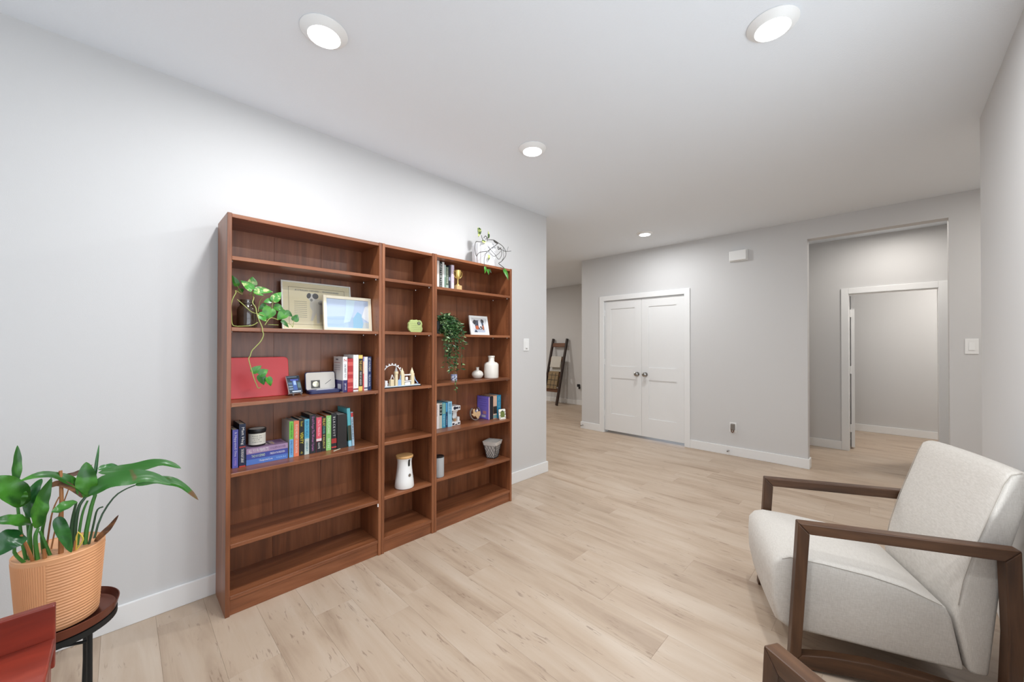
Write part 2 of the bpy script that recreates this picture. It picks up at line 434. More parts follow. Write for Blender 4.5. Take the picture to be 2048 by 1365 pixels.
# ------------------------------------------------------------------ ceiling lamps
M_LENS = {}
def ceiling_light(x, y, label, emit, col):
    t = thing('ceiling_light', label, 'ceiling light', (x, y, CZ), group='round recessed ceiling lights')
    MB().lathe([(0.096, -0.001), (0.096, -0.004), (0.090, -0.010), (0.066, -0.026), (0.063, -0.024), (0.062, -0.001)], (0, 0, 0), 48).build('trim_ring', M_WHITE, t, smooth=True)
    key = col
    if key not in M_LENS:
        m = bpy.data.materials.new('lamp_lens'); m.use_nodes = True
        n = m.node_tree; n.nodes.clear()
        e = n.nodes.new('ShaderNodeEmission'); e.inputs[0].default_value = col + (1,); e.inputs[1].default_value = 12.0
        o_ = n.nodes.new('ShaderNodeOutputMaterial'); n.links.new(e.outputs[0], o_.inputs[0]); M_LENS[key] = m
        m.cycles.emission_sampling = 'NONE'
    MB().lathe([(0.0625, -0.015), (0.0615, -0.027)], (0, 0, 0), 32).build('lens', M_LENS[key], t, smooth=True)['label'] = 'glowing white lens'
    d = bpy.data.lights.new('lamp_glow', 'AREA'); d.shape = 'DISK'; d.size = 0.12
    d.energy = emit * math.pi * math.pi * 0.0625 ** 2; d.color = col
    lo_ = bpy.data.objects.new('lamp_glow', d); COL.objects.link(lo_); lo_.parent = t; lo_.location = (0, 0, -0.029)
    return t
WARM = (0.955, 0.98, 1.0)
AMBER = (1.0, 0.955, 0.90)
ceiling_light(0.615, 1.765, 'lit round ceiling light nearest the left wall above the widest bookcase', CAN_EMIT, WARM)
ceiling_light(1.945, 0.352, 'large lit round ceiling light above the armchair', CAN_EMIT, WARM)
ceiling_light(2.005, 1.775, 'lit round ceiling light in the middle of the ceiling', CAN_EMIT, WARM)
ceiling_light(4.48, 2.130, 'small lit round ceiling light in front of the closet doors', CAN_EMIT, WARM)
ceiling_light(0.60, 0.352, 'lit round ceiling light above the viewer', CAN_EMIT, WARM)
ceiling_light(5.95, -0.05, 'lit round ceiling light inside the hallway', HALL_EMIT * 0.72, AMBER)
ceiling_light(4.45, -1.3, 'added unseen fill light in the entry round the corner', HALL_EMIT * 1.1, AMBER)  # fill lamp added out of view to brighten the far wall
ceiling_light(4.10, 4.9, 'added unseen ceiling light in the room beyond the left wall', HALL_EMIT * 2, AMBER)  # hidden lamp added to light the room beyond
ceiling_light(5.2, 6.4, 'second added unseen ceiling light in the room beyond the left wall', HALL_EMIT * 2, AMBER)  # another hidden lamp added for the same room
ceiling_light(7.15, -0.75, 'lit round ceiling light in the room past the open door', HALL_EMIT * 1.7, AMBER)

# ------------------------------------------------------------------ wall fittings
M_GREYP = mat('grey_plastic', rgb(120, 112, 104), 0.5)
M_BROWNP = mat('brown_cable', rgb(104, 70, 50), 0.5)
t = thing('light_switch', 'white dimmer switch plate on the wall right of the bookcases', 'light switch', (2.868, YL, 1.354))
MB().box((-0.040, -0.006, -0.062), (0.040, -0.0005, 0.062)).build('plate', M_WHITE, t, bevel=0.003)
MB().box((-0.017, -0.010, -0.034), (0.017, -0.006, 0.034)).build('paddle', M_WHITE, t, bevel=0.002)
MB().box((-0.010, -0.011, -0.042), (0.010, -0.006, -0.038)).build('slider', M_GREYP, t)
t = thing('light_switch', 'white rocker switch plate right of the hallway opening', 'light switch', (XF, -0.516, 1.343))
MB().box((-0.006, -0.040, -0.068), (-0.0005, 0.040, 0.068)).build('plate', M_WHITE, t, bevel=0.003)
MB().prism([(-0.0062, -0.034), (-0.0115, -0.034), (-0.0075, 0.034), (-0.0062, 0.034)], 'Y', -0.017, 0.017).build('paddle', M_WHITE, t, bevel=0.001, bseg=1)
t = thing('door_chime', 'white door chime box high on the far wall', 'door chime', (XF, 1.306, 2.44))
MB().box((-0.018, -0.100, -0.066), (-0.0005, 0.100, 0.066)).build('back_plate', M_WHITE, t, bevel=0.004)
MB().box((-0.055, -0.092, -0.060), (-0.018, 0.092, 0.060)).build('cover', M_WHITE, t, bevel=0.008, bseg=3)
t = thing('wall_outlet', 'low white wall outlet with a grey plug on the far wall', 'outlet', (XF, 1.372, 0.345))
MB().box((-0.006, -0.038, -0.060), (-0.0005, 0.038, 0.060)).build('plate', M_WHITE, t, bevel=0.003)
MB().prism([(-0.006, 0.045), (-0.030, 0.040), (-0.038, -0.030), (-0.006, -0.030)], 'Y', -0.022, 0.022).build('plug', M_GREYP, t, bevel=0.004)
MB().tube([(-0.034, 0.010, -0.020), (-0.036, 0.012, -0.045), (-0.034, 0.000, -0.058), (-0.030, -0.010, -0.050), (-0.024, -0.012, -0.030)], 0.006, 8).build('cord', M_BROWNP, t, smooth=True)
def door_stop(x, y, label):
    t = thing('door_stop', label, 'door stop', (x, y, 0.055))
    MB().lathe([(0.010, 0), (0.010, -0.006), (0.006, -0.008), (0.006, -0.045)], (0, 0, 0), 10, 'X').build('spring', M_STEEL, t, smooth=True)
    MB().lathe([(0.008, -0.045), (0.009, -0.056), (0.006, -0.060)], (0, 0, 0), 10, 'X').build('tip', M_GREYP, t, smooth=True)
door_stop(XF - BT, 1.418, 'little metal door stop on the baseboard under the outlet')
door_stop(XF - BT, 3.55, 'little metal door stop at the baseboard corner left of the closet')
t = thing('wall_outlet', 'wall outlet with dark plugs in the dim room beyond', 'outlet', (XV, 5.0, 0.42))
MB().box((-0.006, -0.04, -0.06), (-0.0005, 0.04, 0.06)).build('plate', M_WHITE, t, bevel=0.003)
MB().box((-0.05, -0.03, -0.01), (-0.006, 0.03, 0.05)).box((-0.05, -0.035, -0.055), (-0.006, -0.005, -0.008)).build('plug', M_BLACK, t, bevel=0.004)

# ------------------------------------------------------------------ blanket ladder in the room beyond
M_DARKW = wood('dark_ladder_wood', 'Z', [rgb(30, 20, 15), rgb(48, 32, 24), rgb(66, 44, 32)], 2, 0.5, 0.4, 10)
M_RUNG = wood('ladder_rung_wood', 'Y', [rgb(70, 44, 28), rgb(104, 66, 42), rgb(128, 86, 58)], 2, 0.5, 0.4, 10)
lad = thing('blanket_ladder', 'dark wooden blanket ladder leaning on the wall of the room beyond', 'ladder', (6.80, 5.300, 0.0), (0, math.radians(15.0), 0))
for y in (0.0, 0.40):
    MB().box((-0.025, y - 0.022, 0.006), (0.025, y + 0.022, 1.55)).build('rail', M_DARKW, lad, bevel=0.003)
for z in (0.34, 0.70, 1.06, 1.40):
    MB().box((-0.014, 0.022, z - 0.045), (0.014, 0.378, z + 0.045)).build('rung', M_RUNG, lad, bevel=0.003)
M_BLW = mat('cream_blanket', rgb(205, 200, 190), 0.95, spec=0.1, bump=(300, 0.5))
def blanket(name, zr, zf, zb, th, m, label, y0=0.05, y1=0.345, xb=0.016):
    t = thing(name, label, 'blanket', (6.80, 5.300, 0.0), (0, math.radians(15.0), 0))
    top = zr + 0.046
    prof = [(-0.016 - th, zf), (-0.016 - th, top), (-0.010 - th * 0.6, top + th), (0.010 + th * 0.6, top + th), (xb + th, top - .02), (xb + th, zb), (xb, zb), (xb, top - .03), (0.016, top), (-0.016, top), (-0.016, zf)]
    mb = MB(); mb.prism(prof, 'Y', y0, y1)
    return t, mb
t, mb = blanket('folded_blanket', 1.06, 0.86, 0.50, 0.022, M_BLW, 'cream blanket folded over the upper rung of the ladder', xb=0.050)
mb.build('cloth', M_BLW, t, bevel=0.010, bseg=2, smooth=True)
t, mb = blanket('folded_blanket', 0.70, 0.36, 0.42, 0.026, None, 'tan blanket with dark check lines folded over the lower rung', 0.055, 0.340)
M_TAN = mat('tan_blanket', rgb(142, 122, 94), 0.95, spec=0.1, bump=(300, 0.5), vary=(30, 0.2))
c = mb.build('cloth', M_TAN, t, bevel=0.010, bseg=2, smooth=True)
ln = MB()
for y in (0.13, 0.23): ln.box((-0.0435, y, 0.37), (-0.0415, y + 0.010, 0.73))
for z in (0.44, 0.56, 0.67): ln.box((-0.0436, 0.065, z), (-0.0416, 0.330, z + 0.010))
ln.build('check_lines', M_BLACK, c)
# measured leaf and stem coordinates in metres

LILY_LEAVES=[([(-0.2209, 1.86, 0.9327), (-0.2194, 1.86, 0.972), (-0.2188, 1.865, 1.0077), (-0.2189, 1.87, 1.0467)], 0.024, 0, (0.5, -0.8, 0.1)), ([(-0.2029, 1.87, 0.8621), (-0.2213, 1.85, 0.91), (-0.2407, 1.84, 0.9456), (-0.2577, 1.83, 0.9688)], 0.066, 0, (0.2, -0.8, 0.5)), ([(-0.1888, 1.85, 0.8093), (-0.2097, 1.83, 0.8283), (-0.2324, 1.82, 0.8417), (-0.2572, 1.82, 0.8497)], 0.044, 0, (0.1, -0.6, 0.75)), ([(-0.2034, 1.83, 0.7912), (-0.219, 1.81, 0.7884), (-0.2327, 1.8, 0.7779), (-0.2475, 1.79, 0.7551)], 0.07, 3, (0.3, -0.7, 0.6)), ([(-0.0721, 1.88, 0.8517), (-0.105, 1.87, 0.9003), (-0.1401, 1.86, 0.9357), (-0.1769, 1.85, 0.9499), (-0.2133, 1.84, 0.9429)], 0.038, 0, (0.1, -0.5, 0.85)), ([(-0.174, 1.83, 0.7967), (-0.1738, 1.825, 0.8467), (-0.1673, 1.83, 0.8892), (-0.1499, 1.84, 0.94)], 0.046, 0, (0.6, -0.75, 0.1)), ([(-0.1899, 1.86, 0.8237), (-0.193, 1.87, 0.8708), (-0.1833, 1.88, 0.9091), (-0.1731, 1.89, 0.9305)], 0.034, 3, (-0.3, -0.9, 0.2)), ([(-0.2054, 1.9, 0.8746), (-0.1955, 1.91, 0.8986), (-0.1778, 1.92, 0.9213)], 0.016, 1, (0, -0.9, 0.3)), ([(-0.0792, 1.875, 0.8489), (-0.0793, 1.87, 0.8906), (-0.0797, 1.875, 0.9267), (-0.0804, 1.885, 0.9635)], 0.056, 0, (0.1, -0.9, 0.4)), ([(-0.0629, 1.88, 0.9026), (-0.0598, 1.88, 0.9271), (-0.0559, 1.885, 0.9725), (-0.052, 1.89, 1.0153)], 0.01, 3, (0.1, -1, 0.1)), ([(-0.0548, 1.93, 0.9119), (-0.0006, 1.93, 0.9057), (0.0565, 1.92, 0.9103), (0.1114, 1.91, 0.912), (0.1583, 1.9, 0.8849)], 0.05, 2, (0.05, -0.6, 0.8)), ([(-0.0737, 1.87, 0.8583), (-0.0356, 1.86, 0.8893), (0.0176, 1.855, 0.893), (0.0738, 1.85, 0.8837), (0.1257, 1.845, 0.8485)], 0.062, 2, (0.05, -0.75, 0.6)), ([(0.0358, 1.96, 0.8376), (0.0782, 1.96, 0.842), (0.1197, 1.955, 0.8328), (0.1685, 1.95, 0.8), (0.2148, 1.945, 0.7372)], 0.044, 2, (0.15, -0.6, 0.75)), ([(-0.099, 1.84, 0.8537), (-0.1174, 1.82, 0.8515), (-0.1338, 1.81, 0.8433), (-0.146, 1.8, 0.8444)], 0.036, 0, (0, -0.6, 0.8)), ([(-0.1359, 1.815, 0.8236), (-0.1297, 1.81, 0.7971), (-0.118, 1.81, 0.7523), (-0.1065, 1.815, 0.7036)], 0.034, 3, (0.2, -0.95, 0.2)), ([(-0.1343, 1.93, 0.9205), (-0.1133, 1.94, 0.9162), (-0.0927, 1.95, 0.9217), (-0.0688, 1.95, 0.9383)], 0.018, 1, (0, -0.8, 0.5)), ([(-0.1579, 1.87, 0.9065), (-0.1361, 1.86, 0.9138), (-0.1124, 1.86, 0.8957), (-0.0861, 1.865, 0.8536)], 0.022, 1, (0, -0.8, 0.5)), ([(-0.0602, 1.87, 0.6979), (-0.0408, 1.86, 0.7227), (-0.0235, 1.86, 0.742), (-0.0047, 1.85, 0.7774)], 0.02, 1, (0, -0.8, 0.5)), ([(-0.2134, 1.86, 0.8653), (-0.2153, 1.86, 0.8886), (-0.211, 1.86, 0.9045), (-0.2066, 1.86, 0.9147)], 0.04, 0, (0.3, -0.9, 0.3)), ([(-0.056, 1.97, 0.9126), (-0.0382, 1.98, 0.9142), (-0.0196, 1.98, 0.9121), (-0.0007, 1.97, 0.9033)], 0.03, 3, (0, -0.6, 0.8))]
LILY_STEMS=[([(-0.079, 1.87, 0.6707), (-0.0793, 1.87, 0.7296), (-0.0673, 1.87, 0.8189), (-0.0591, 1.87, 0.8587), (-0.0629, 1.88, 0.9026)], 0.0055, 0), ([(-0.1057, 1.87, 0.6932), (-0.1021, 1.87, 0.7681), (-0.0944, 1.87, 0.8269), (-0.0803, 1.875, 0.8523)], 0.005, 2), ([(-0.1112, 1.86, 0.6989), (-0.1096, 1.86, 0.7739), (-0.0995, 1.85, 0.8464)], 0.004, 2), ([(-0.0656, 1.9, 0.7047), (-0.0492, 1.92, 0.7559), (-0.0186, 1.94, 0.8121), (0.0092, 1.95, 0.8316), (0.0358, 1.96, 0.8376)], 0.0028, 2), ([(-0.1293, 1.84, 0.6867), (-0.1307, 1.85, 0.7842), (-0.1309, 1.86, 0.8706), (-0.1341, 1.87, 0.9513)], 0.0055, 1), ([(-0.1637, 1.86, 0.7597), (-0.1524, 1.88, 0.8114), (-0.1387, 1.9, 0.8617)], 0.0022, 1), ([(-0.1575, 1.9, 0.7376), (-0.1429, 1.91, 0.7808), (-0.1201, 1.92, 0.8759)], 0.002, 1), ([(-0.0724, 1.86, 0.6905), (-0.0624, 1.86, 0.7582), (-0.0542, 1.86, 0.8054), (-0.0403, 1.86, 0.8122)], 0.0028, 2), ([(-0.1807, 1.83, 0.7136), (-0.1792, 1.83, 0.7642), (-0.174, 1.83, 0.7967)], 0.005, 0), ([(-0.1935, 1.85, 0.7109), (-0.1921, 1.85, 0.7618), (-0.1888, 1.85, 0.8093)], 0.005, 0), ([(-0.1902, 1.87, 0.7105), (-0.1962, 1.87, 0.7995), (-0.2029, 1.87, 0.8621)], 0.005, 0), ([(-0.2142, 1.83, 0.7183), (-0.2178, 1.83, 0.742), (-0.2034, 1.83, 0.7912)], 0.004, 0), ([(-0.165, 1.88, 0.6881), (-0.1711, 1.88, 0.7583), (-0.1649, 1.87, 0.8126), (-0.1589, 1.86, 0.8902)], 0.004, 0), ([(-0.1454, 1.85, 0.6921), (-0.1608, 1.85, 0.7359), (-0.1722, 1.85, 0.7807)], 0.004, 0), ([(-0.2018, 1.86, 0.7074), (-0.2075, 1.86, 0.7637), (-0.2209, 1.86, 0.9327)], 0.004, 0), ([(-0.1992, 1.82, 0.7247), (-0.1941, 1.82, 0.7535), (-0.2048, 1.82, 0.7909)], 0.004, 1), ([(-0.1606, 1.83, 0.7), (-0.1626, 1.83, 0.7295)], 0.005, 1), ([(-0.1014, 1.83, 0.6885), (-0.0997, 1.83, 0.7327)], 0.003, 1), ([(-0.0937, 1.83, 0.726), (-0.0958, 1.83, 0.7552), (-0.0837, 1.83, 0.7359), (-0.0856, 1.83, 0.7216), (-0.0955, 1.83, 0.7042)], 0.0022, 3), ([(-0.1003, 1.88, 0.7089), (-0.0885, 1.88, 0.7912), (-0.0762, 1.88, 0.8373)], 0.0035, 0)]
POTHOS_LEAVES=[((0.4247, 2.46, 1.664), (0.4054, 2.46, 1.7173), 0.034, 0, (0.15, -0.9, 0.35)), ((0.4795, 2.4, 1.6427), (0.4311, 2.4, 1.6868), 0.05, 1, (0.15, -0.9, 0.35)), ((0.4864, 2.43, 1.67), (0.4891, 2.43, 1.7162), 0.047, 1, (0.15, -0.9, 0.35)), ((0.4491, 2.45, 1.6352), (0.4269, 2.45, 1.6446), 0.026, 0, (0.15, -0.9, 0.35)), ((0.4923, 2.4, 1.637), (0.5346, 2.4, 1.6164), 0.04, 1, (0.15, -0.9, 0.35)), ((0.5003, 2.41, 1.6435), (0.5813, 2.41, 1.6434), 0.042, 1, (0.15, -0.9, 0.35)), ((0.5781, 2.4, 1.5929), (0.6183, 2.4, 1.6437), 0.046, 1, (0.15, -0.9, 0.35)), ((0.569, 2.41, 1.5929), (0.5349, 2.41, 1.5817), 0.03, 1, (0.15, -0.9, 0.35)), ((0.5891, 2.41, 1.5631), (0.6366, 2.41, 1.5371), 0.046, 0, (0.15, -0.9, 0.35)), ((0.5541, 2.44, 1.5675), (0.5182, 2.44, 1.5434), 0.034, 0, (0.15, -0.9, 0.35)), ((0.5679, 2.4, 1.5465), (0.5291, 2.4, 1.4848), 0.066, 0, (0.15, -0.9, 0.35)), ((0.5075, 2.375, 1.5128), (0.5428, 2.375, 1.4749), 0.044, 1, (0.15, -0.9, 0.35)), ((0.6383, 2.4, 1.5342), (0.5976, 2.4, 1.4869), 0.054, 0, (0.15, -0.9, 0.35)), ((0.6447, 2.42, 1.5358), (0.6816, 2.42, 1.5105), 0.034, 2, (0.15, -0.9, 0.35)), ((0.6789, 2.39, 1.4866), (0.6978, 2.39, 1.5223), 0.04, 2, (0.15, -0.9, 0.35)), ((0.6186, 2.39, 1.4814), (0.6546, 2.39, 1.4474), 0.026, 2, (0.15, -0.9, 0.35)), ((0.4695, 2.325, 1.2113), (0.5092, 2.325, 1.2428), 0.036, 0, (0.15, -0.9, 0.35)), ((0.4984, 2.322, 1.1979), (0.539, 2.322, 1.2203), 0.044, 0, (0.15, -0.9, 0.35)), ((0.5002, 2.318, 1.192), (0.5213, 2.318, 1.1406), 0.046, 2, (0.15, -0.9, 0.35)), ((0.5361, 2.32, 1.1776), (0.5523, 2.32, 1.132), 0.036, 0, (0.15, -0.9, 0.35))]
POTHOS_VINES=[([(0.4866, 2.43, 1.6206), (0.4865, 2.39, 1.5983), (0.4768, 2.37, 1.5705), (0.4885, 2.36, 1.5453), (0.4914, 2.35, 1.5151), (0.4991, 2.335, 1.4781), (0.5119, 2.33, 1.4418), (0.5129, 2.328, 1.4225), (0.517, 2.326, 1.4012), (0.506, 2.325, 1.3706), (0.4854, 2.325, 1.3432), (0.4664, 2.325, 1.3193), (0.459, 2.325, 1.2925), (0.4528, 2.325, 1.2792), (0.4592, 2.325, 1.2446), (0.467, 2.325, 1.2144), (0.476, 2.325, 1.1779), (0.4864, 2.325, 1.1471), (0.4942, 2.325, 1.1269), (0.5059, 2.325, 1.1305)], 0.0028), ([(0.4417, 2.43, 1.6163), (0.4098, 2.4, 1.6286), (0.4073, 2.385, 1.6156), (0.3929, 2.375, 1.5842), (0.3867, 2.375, 1.5481), (0.3878, 2.375, 1.5058), (0.3908, 2.375, 1.457), (0.4038, 2.37, 1.445), (0.4439, 2.365, 1.4463), (0.4744, 2.365, 1.4508), (0.5007, 2.37, 1.4682)], 0.0026), ([(0.413, 2.385, 1.5823), (0.4328, 2.38, 1.5632), (0.4548, 2.375, 1.5394), (0.4751, 2.37, 1.5198), (0.5025, 2.37, 1.5123), (0.5295, 2.375, 1.5048)], 0.0024), ([(0.5327, 2.37, 1.4555), (0.5601, 2.375, 1.4946), (0.5993, 2.39, 1.4865)], 0.0024), ([(0.5515, 2.39, 1.4593), (0.6041, 2.4, 1.4593)], 0.002), ([(0.513, 2.42, 1.5275), (0.5251, 2.44, 1.5893), (0.5499, 2.45, 1.6139), (0.5815, 2.45, 1.6217)], 0.002), ([(0.5704, 2.41, 1.5065), (0.5764, 2.41, 1.5646), (0.5781, 2.4, 1.5929)], 0.002), ([(0.6342, 2.4, 1.4776), (0.6645, 2.39, 1.4613), (0.6698, 2.385, 1.449), (0.6778, 2.39, 1.4865)], 0.002), ([(0.4926, 2.43, 1.6117), (0.4825, 2.41, 1.637), (0.4795, 2.4, 1.6427)], 0.0022), ([(0.4748, 2.43, 1.6148), (0.4825, 2.43, 1.6437), (0.4864, 2.43, 1.67)], 0.002), ([(0.4946, 2.43, 1.6119), (0.4945, 2.42, 1.6322), (0.4983, 2.41, 1.6421)], 0.002), ([(0.4474, 2.44, 1.6177), (0.4355, 2.45, 1.6408), (0.4247, 2.46, 1.664)], 0.002)]
SWISS_LEAVES=[((2.1096, 2.47, 2.3373), (2.1098, 2.47, 2.2629), 0.055, 0, (0.2, -0.95, 0.2)), ((2.2067, 2.46, 2.2757), (2.2116, 2.46, 2.3384), 0.03, 0, (0.2, -0.95, 0.2)), ((2.0888, 2.4, 2.2106), (2.1498, 2.4, 2.204), 0.025, 0, (0.2, -0.95, 0.2)), ((2.1323, 2.37, 2.0968), (2.1324, 2.37, 2.0534), 0.03, 0, (0.2, -0.95, 0.2)), ((2.046, 2.32, 1.9788), (2.049, 2.32, 1.9261), 0.035, 1, (0.2, -0.95, 0.2)), ((2.0709, 2.318, 1.9599), (2.0889, 2.318, 1.92), 0.04, 1, (0.2, -0.95, 0.2)), ((2.0918, 2.318, 1.9629), (2.116, 2.318, 1.9393), 0.025, 2, (0.2, -0.95, 0.2)), ((2.2571, 2.318, 1.9815), (2.3195, 2.318, 1.9079), 0.058, 1, (0.2, -0.95, 0.2))]
SWISS_VINES=[([(2.0685, 2.38, 2.1984), (2.033, 2.38, 2.1906), (2.001, 2.38, 2.1853), (1.9925, 2.38, 2.1349), (1.9983, 2.38, 2.0915), (2.0099, 2.38, 2.0703), (2.0391, 2.38, 2.1052), (2.129, 2.38, 2.1322), (2.1598, 2.38, 2.1561), (2.2226, 2.38, 2.2001), (2.2483, 2.38, 2.2237)], 0.0028), ([(2.0781, 2.33, 2.2065), (2.151, 2.33, 2.2186), (2.201, 2.33, 2.2054), (2.2587, 2.33, 2.1837), (2.2914, 2.33, 2.1428), (2.2849, 2.33, 2.1042), (2.2395, 2.33, 2.0549), (2.2077, 2.33, 2.0361), (2.2332, 2.33, 2.0215), (2.2655, 2.33, 2.0076), (2.2818, 2.33, 1.9913)], 0.0028), ([(2.111, 2.36, 2.171), (2.1293, 2.36, 2.1517), (2.1915, 2.36, 2.112), (2.236, 2.36, 2.0776), (2.2683, 2.36, 2.1157), (2.2682, 2.36, 2.158), (2.2294, 2.36, 2.1837)], 0.0022), ([(2.1217, 2.365, 2.1329), (2.1773, 2.365, 2.0966), (2.2215, 2.365, 2.1133), (2.2665, 2.365, 2.1538)], 0.002), ([(2.2425, 2.34, 2.1639), (2.2815, 2.34, 2.1522), (2.3277, 2.34, 2.1579), (2.3647, 2.34, 2.1668)], 0.0022), ([(2.3144, 2.34, 2.1532), (2.331, 2.34, 2.1988)], 0.0015), ([(2.0738, 2.325, 2.1131), (2.0443, 2.325, 2.0547), (2.0415, 2.325, 2.0099), (2.0504, 2.325, 1.9757)], 0.002), ([(2.1359, 2.44, 2.2274), (2.1205, 2.44, 2.2475), (2.1113, 2.44, 2.2735)], 0.0026), ([(2.1762, 2.44, 2.2352), (2.1824, 2.44, 2.2646), (2.1887, 2.44, 2.2705)], 0.0024), ([(2.1389, 2.44, 2.2559), (2.1574, 2.44, 2.2759), (2.1762, 2.44, 2.2586), (2.1575, 2.44, 2.2502)], 0.003), ([(2.1787, 2.36, 2.2297), (2.1913, 2.36, 2.2183), (2.223, 2.36, 2.2105)], 0.006), ([(2.2168, 2.35, 2.1819), (2.2232, 2.35, 2.1576), (2.2521, 2.35, 2.1768)], 0.004), ([(2.2635, 2.335, 2.1762), (2.2702, 2.335, 2.1025), (2.2508, 2.335, 2.0667)], 0.0018)]

# ------------------------------------------------------------------ bookcases
YD = 2.337                     # front plane of the bookcases
BD = 0.268                     # depth
BTOP = 2.010
TS = 0.019
M_HOLE = mat('pin_hole', rgb(58, 34, 24), 0.8)
def bookcase(x0, x1, zs, label, back_cuts):
    w = x1 - x0
    t = thing('bookcase', label, 'bookcase', (x0, YD, 0))
    for a in (0, w - TS):
        sp = MB().box((a, 0, 0.0), (a + TS, BD, BTOP)).build('side_panel', M_WZ, t, bevel=0.0012, bseg=1)
        ho = MB(); xi = a + TS if a == 0 else a
        for k in range(44):
            for yy in (0.036, 0.216): ho.lathe([(0.0024, -0.0003), (0.0024, 0.0003)], (xi, yy, 0.31 + k * 0.034), 6, 'X')
        ho = ho.build('pin_holes', M_HOLE, sp); ho['kind'] = 'stuff'
    MB().box((TS, 0.004, BTOP - TS - 0.002), (w - TS, BD - 0.006, BTOP - 0.002)).build('top_panel', M_WX, t, bevel=0.001, bseg=1)
    cuts = [TS] + [TS + c * (w - 2 * TS) for c in back_cuts] + [w - TS]
    for a, b in zip(cuts, cuts[1:]):
        MB().box((a + 0.0006, BD - 0.006, 0.02), (b - 0.0006, BD - 0.001, BTOP - 0.004)).build('back_panel', M_WZ, t)
    for i, z in enumerate(zs):
        s = MB().box((TS + 0.0008, 0.003, z - TS), (w - TS - 0.0008, BD - 0.0065, z)).build('shelf', M_WX, t, bevel=0.001, bseg=1)
        if i < len(zs) - 1:
            for sx in (TS + 0.006, w - TS - 0.006):
                for sy in (0.035, 0.215):
                    MB().lathe([(0.004, 0), (0.004, -0.004), (0.003, -0.007)], (sx, sy, z - TS), 8).build('shelf_pin', M_STEEL, s, smooth=True)
    zb = zs[-1] - TS
    MB().box((TS, 0.010, 0.0), (w - TS, 0.026, zb)).build('plinth', M_WX, t, bevel=0.001, bseg=1)
    return t
Z1 = [1.795, 1.438, 1.057, 0.706, 0.352, 0.097]
Z2 = [1.786, 1.439, 1.062, 0.714, 0.362, 0.097]
Z3 = [1.775, 1.432, 1.068, 0.711, 0.374, 0.097]
X1a, X1b, X2a, X2b, X3a, X3b = 0.363, 1.1765, 1.1785, 1.579, 1.581, 2.373
b1 = bookcase(X1a, X1b, Z1, 'wide walnut bookcase nearest the viewer with the red laptop and many books', (0.32, 0.66))
bookcase(X2a, X2b, Z2, 'narrow walnut bookcase in the middle of the three', ())
bookcase(X3a, X3b, Z3, 'walnut bookcase nearest the hallway with the white potted plant on top', (0.5,))
MB().box((X1b - X1a - TS - 0.007, -0.004, 0.314), (X1b - X1a - TS - 0.001, 0.002, 0.332)).build('shelf_clip', M_WHITE, b1)['label'] = 'loose white shelf clip'

# ------------------------------------------------------------------ books
def cm(r, g, b, rough=0.5):
    return mat('c%d_%d_%d_%d' % (r, g, b, int(rough * 100)), rgb(r, g, b), rough)
def book(x0, x1, z0, h, col, label, group, y=2.44, depth=0.15, bands=(), texts=(), cover=0.0022, side=None, left=None, tilt=0.0, roll=0.0, page=None):
    w = x1 - x0 - 0.0012
    t = thing('book', label, 'book', (x0 + 0.0006, y, z0 + 0.0003), (tilt, roll, 0), group)
    m = cm(*col)
    ov = 0.003
    cv = MB().box((0, 0, 0), (cover, depth, h)).box((w - cover, 0, 0), (w, depth, h)).box((cover, 0, 0), (w - cover, cover, h))
    co = cv.build('cover', cm(*side) if side else m, t)
    MB().box((cover, cover, ov), (w - cover, depth - ov, h - ov)).build('pages', cm(*page) if page else M_PAGE, t)
    if side: MB().box((0, -0.0005, 0), (w, 0, h)).build('spine', m, t)
    for i, (a, b, c) in enumerate(bands):
        MB().box((0.0003, -0.0009 - i * 0.0002, a * h), (w - 0.0003, -0.0005, b * h)).build('spine_band', cm(*c), co)
    for s, c, a, b, fx in texts:
        mb = text_mb(s, (b - a) * h, w * fx, 'fill')
        mb.xf(face_front(w / 2, -0.0018, (a + b) / 2 * h, True)).build('lettering', cm(*c), co)
    if left:
        for i, (a, b, y0, y1, c) in enumerate(left):
            MB().box((-0.0004 - i * 0.0001, y0 * depth, a * h), (0.0, y1 * depth, b * h)).build('cover_print', cm(*c), co)
    return t
WH = (238, 236, 232); BK = (24, 24, 27)
G4 = 'books on the fourth shelf of the wide bookcase'
zD = Z1[3]
book(.4045, .4310, zD, .200, (92, 92, 176), 'lilac blue paperback at the left end of the fourth shelf', G4, side=(30, 34, 74), texts=[('It Happened One', (225, 220, 240), .30, .93, .55), ('SUMMER', (180, 150, 215), .06, .26, .4)], y=2.436)
book(.4330, .4625, zD, .226, (22, 36, 66), 'tall navy book with white author name beside the candle', G4, texts=[('Matt Haig', WH, .52, .92, .55), ('THE MIDNIGHT LIBRARY', WH, .10, .42, .42)], bands=[(0.0, .03, (190, 60, 50)), (.45, .48, (170, 60, 60))], y=2.432)
xs = .4665
def flat_book(z0, th, col, side_text, label, w=.198, d=.135, top=None):
    t = thing('book', label, 'book', (xs, 2.440, z0 + 0.0003), group='books lying flat under the candle')
    c_ = 0.0018
    cv = MB().box((0, 0, 0), (w, d, c_)).box((0, 0, th - c_), (w, d, th)).box((0, 0, c_), (w, c_, th - c_))
    co = cv.build('cover', cm(*col), t)
    MB().box((0.002, c_, c_), (w - 0.002, d - 0.002, th - c_)).build('pages', M_PAGE, t)
    for s, c, a, b, fz in side_text:
        text_mb(s, (b - a) * w, th * fz, 'fill').xf(face_front((a + b) / 2 * w, -0.0005, th / 2)).build('lettering', cm(*c), co)
    if top:
        for i, (a, b, e, f, c) in enumerate(top): MB().box((a * w, e * d, th), (b * w, f * d, th + 0.0002 + i * 0.0001)).build('cover_print', cm(*c), co)
    return t
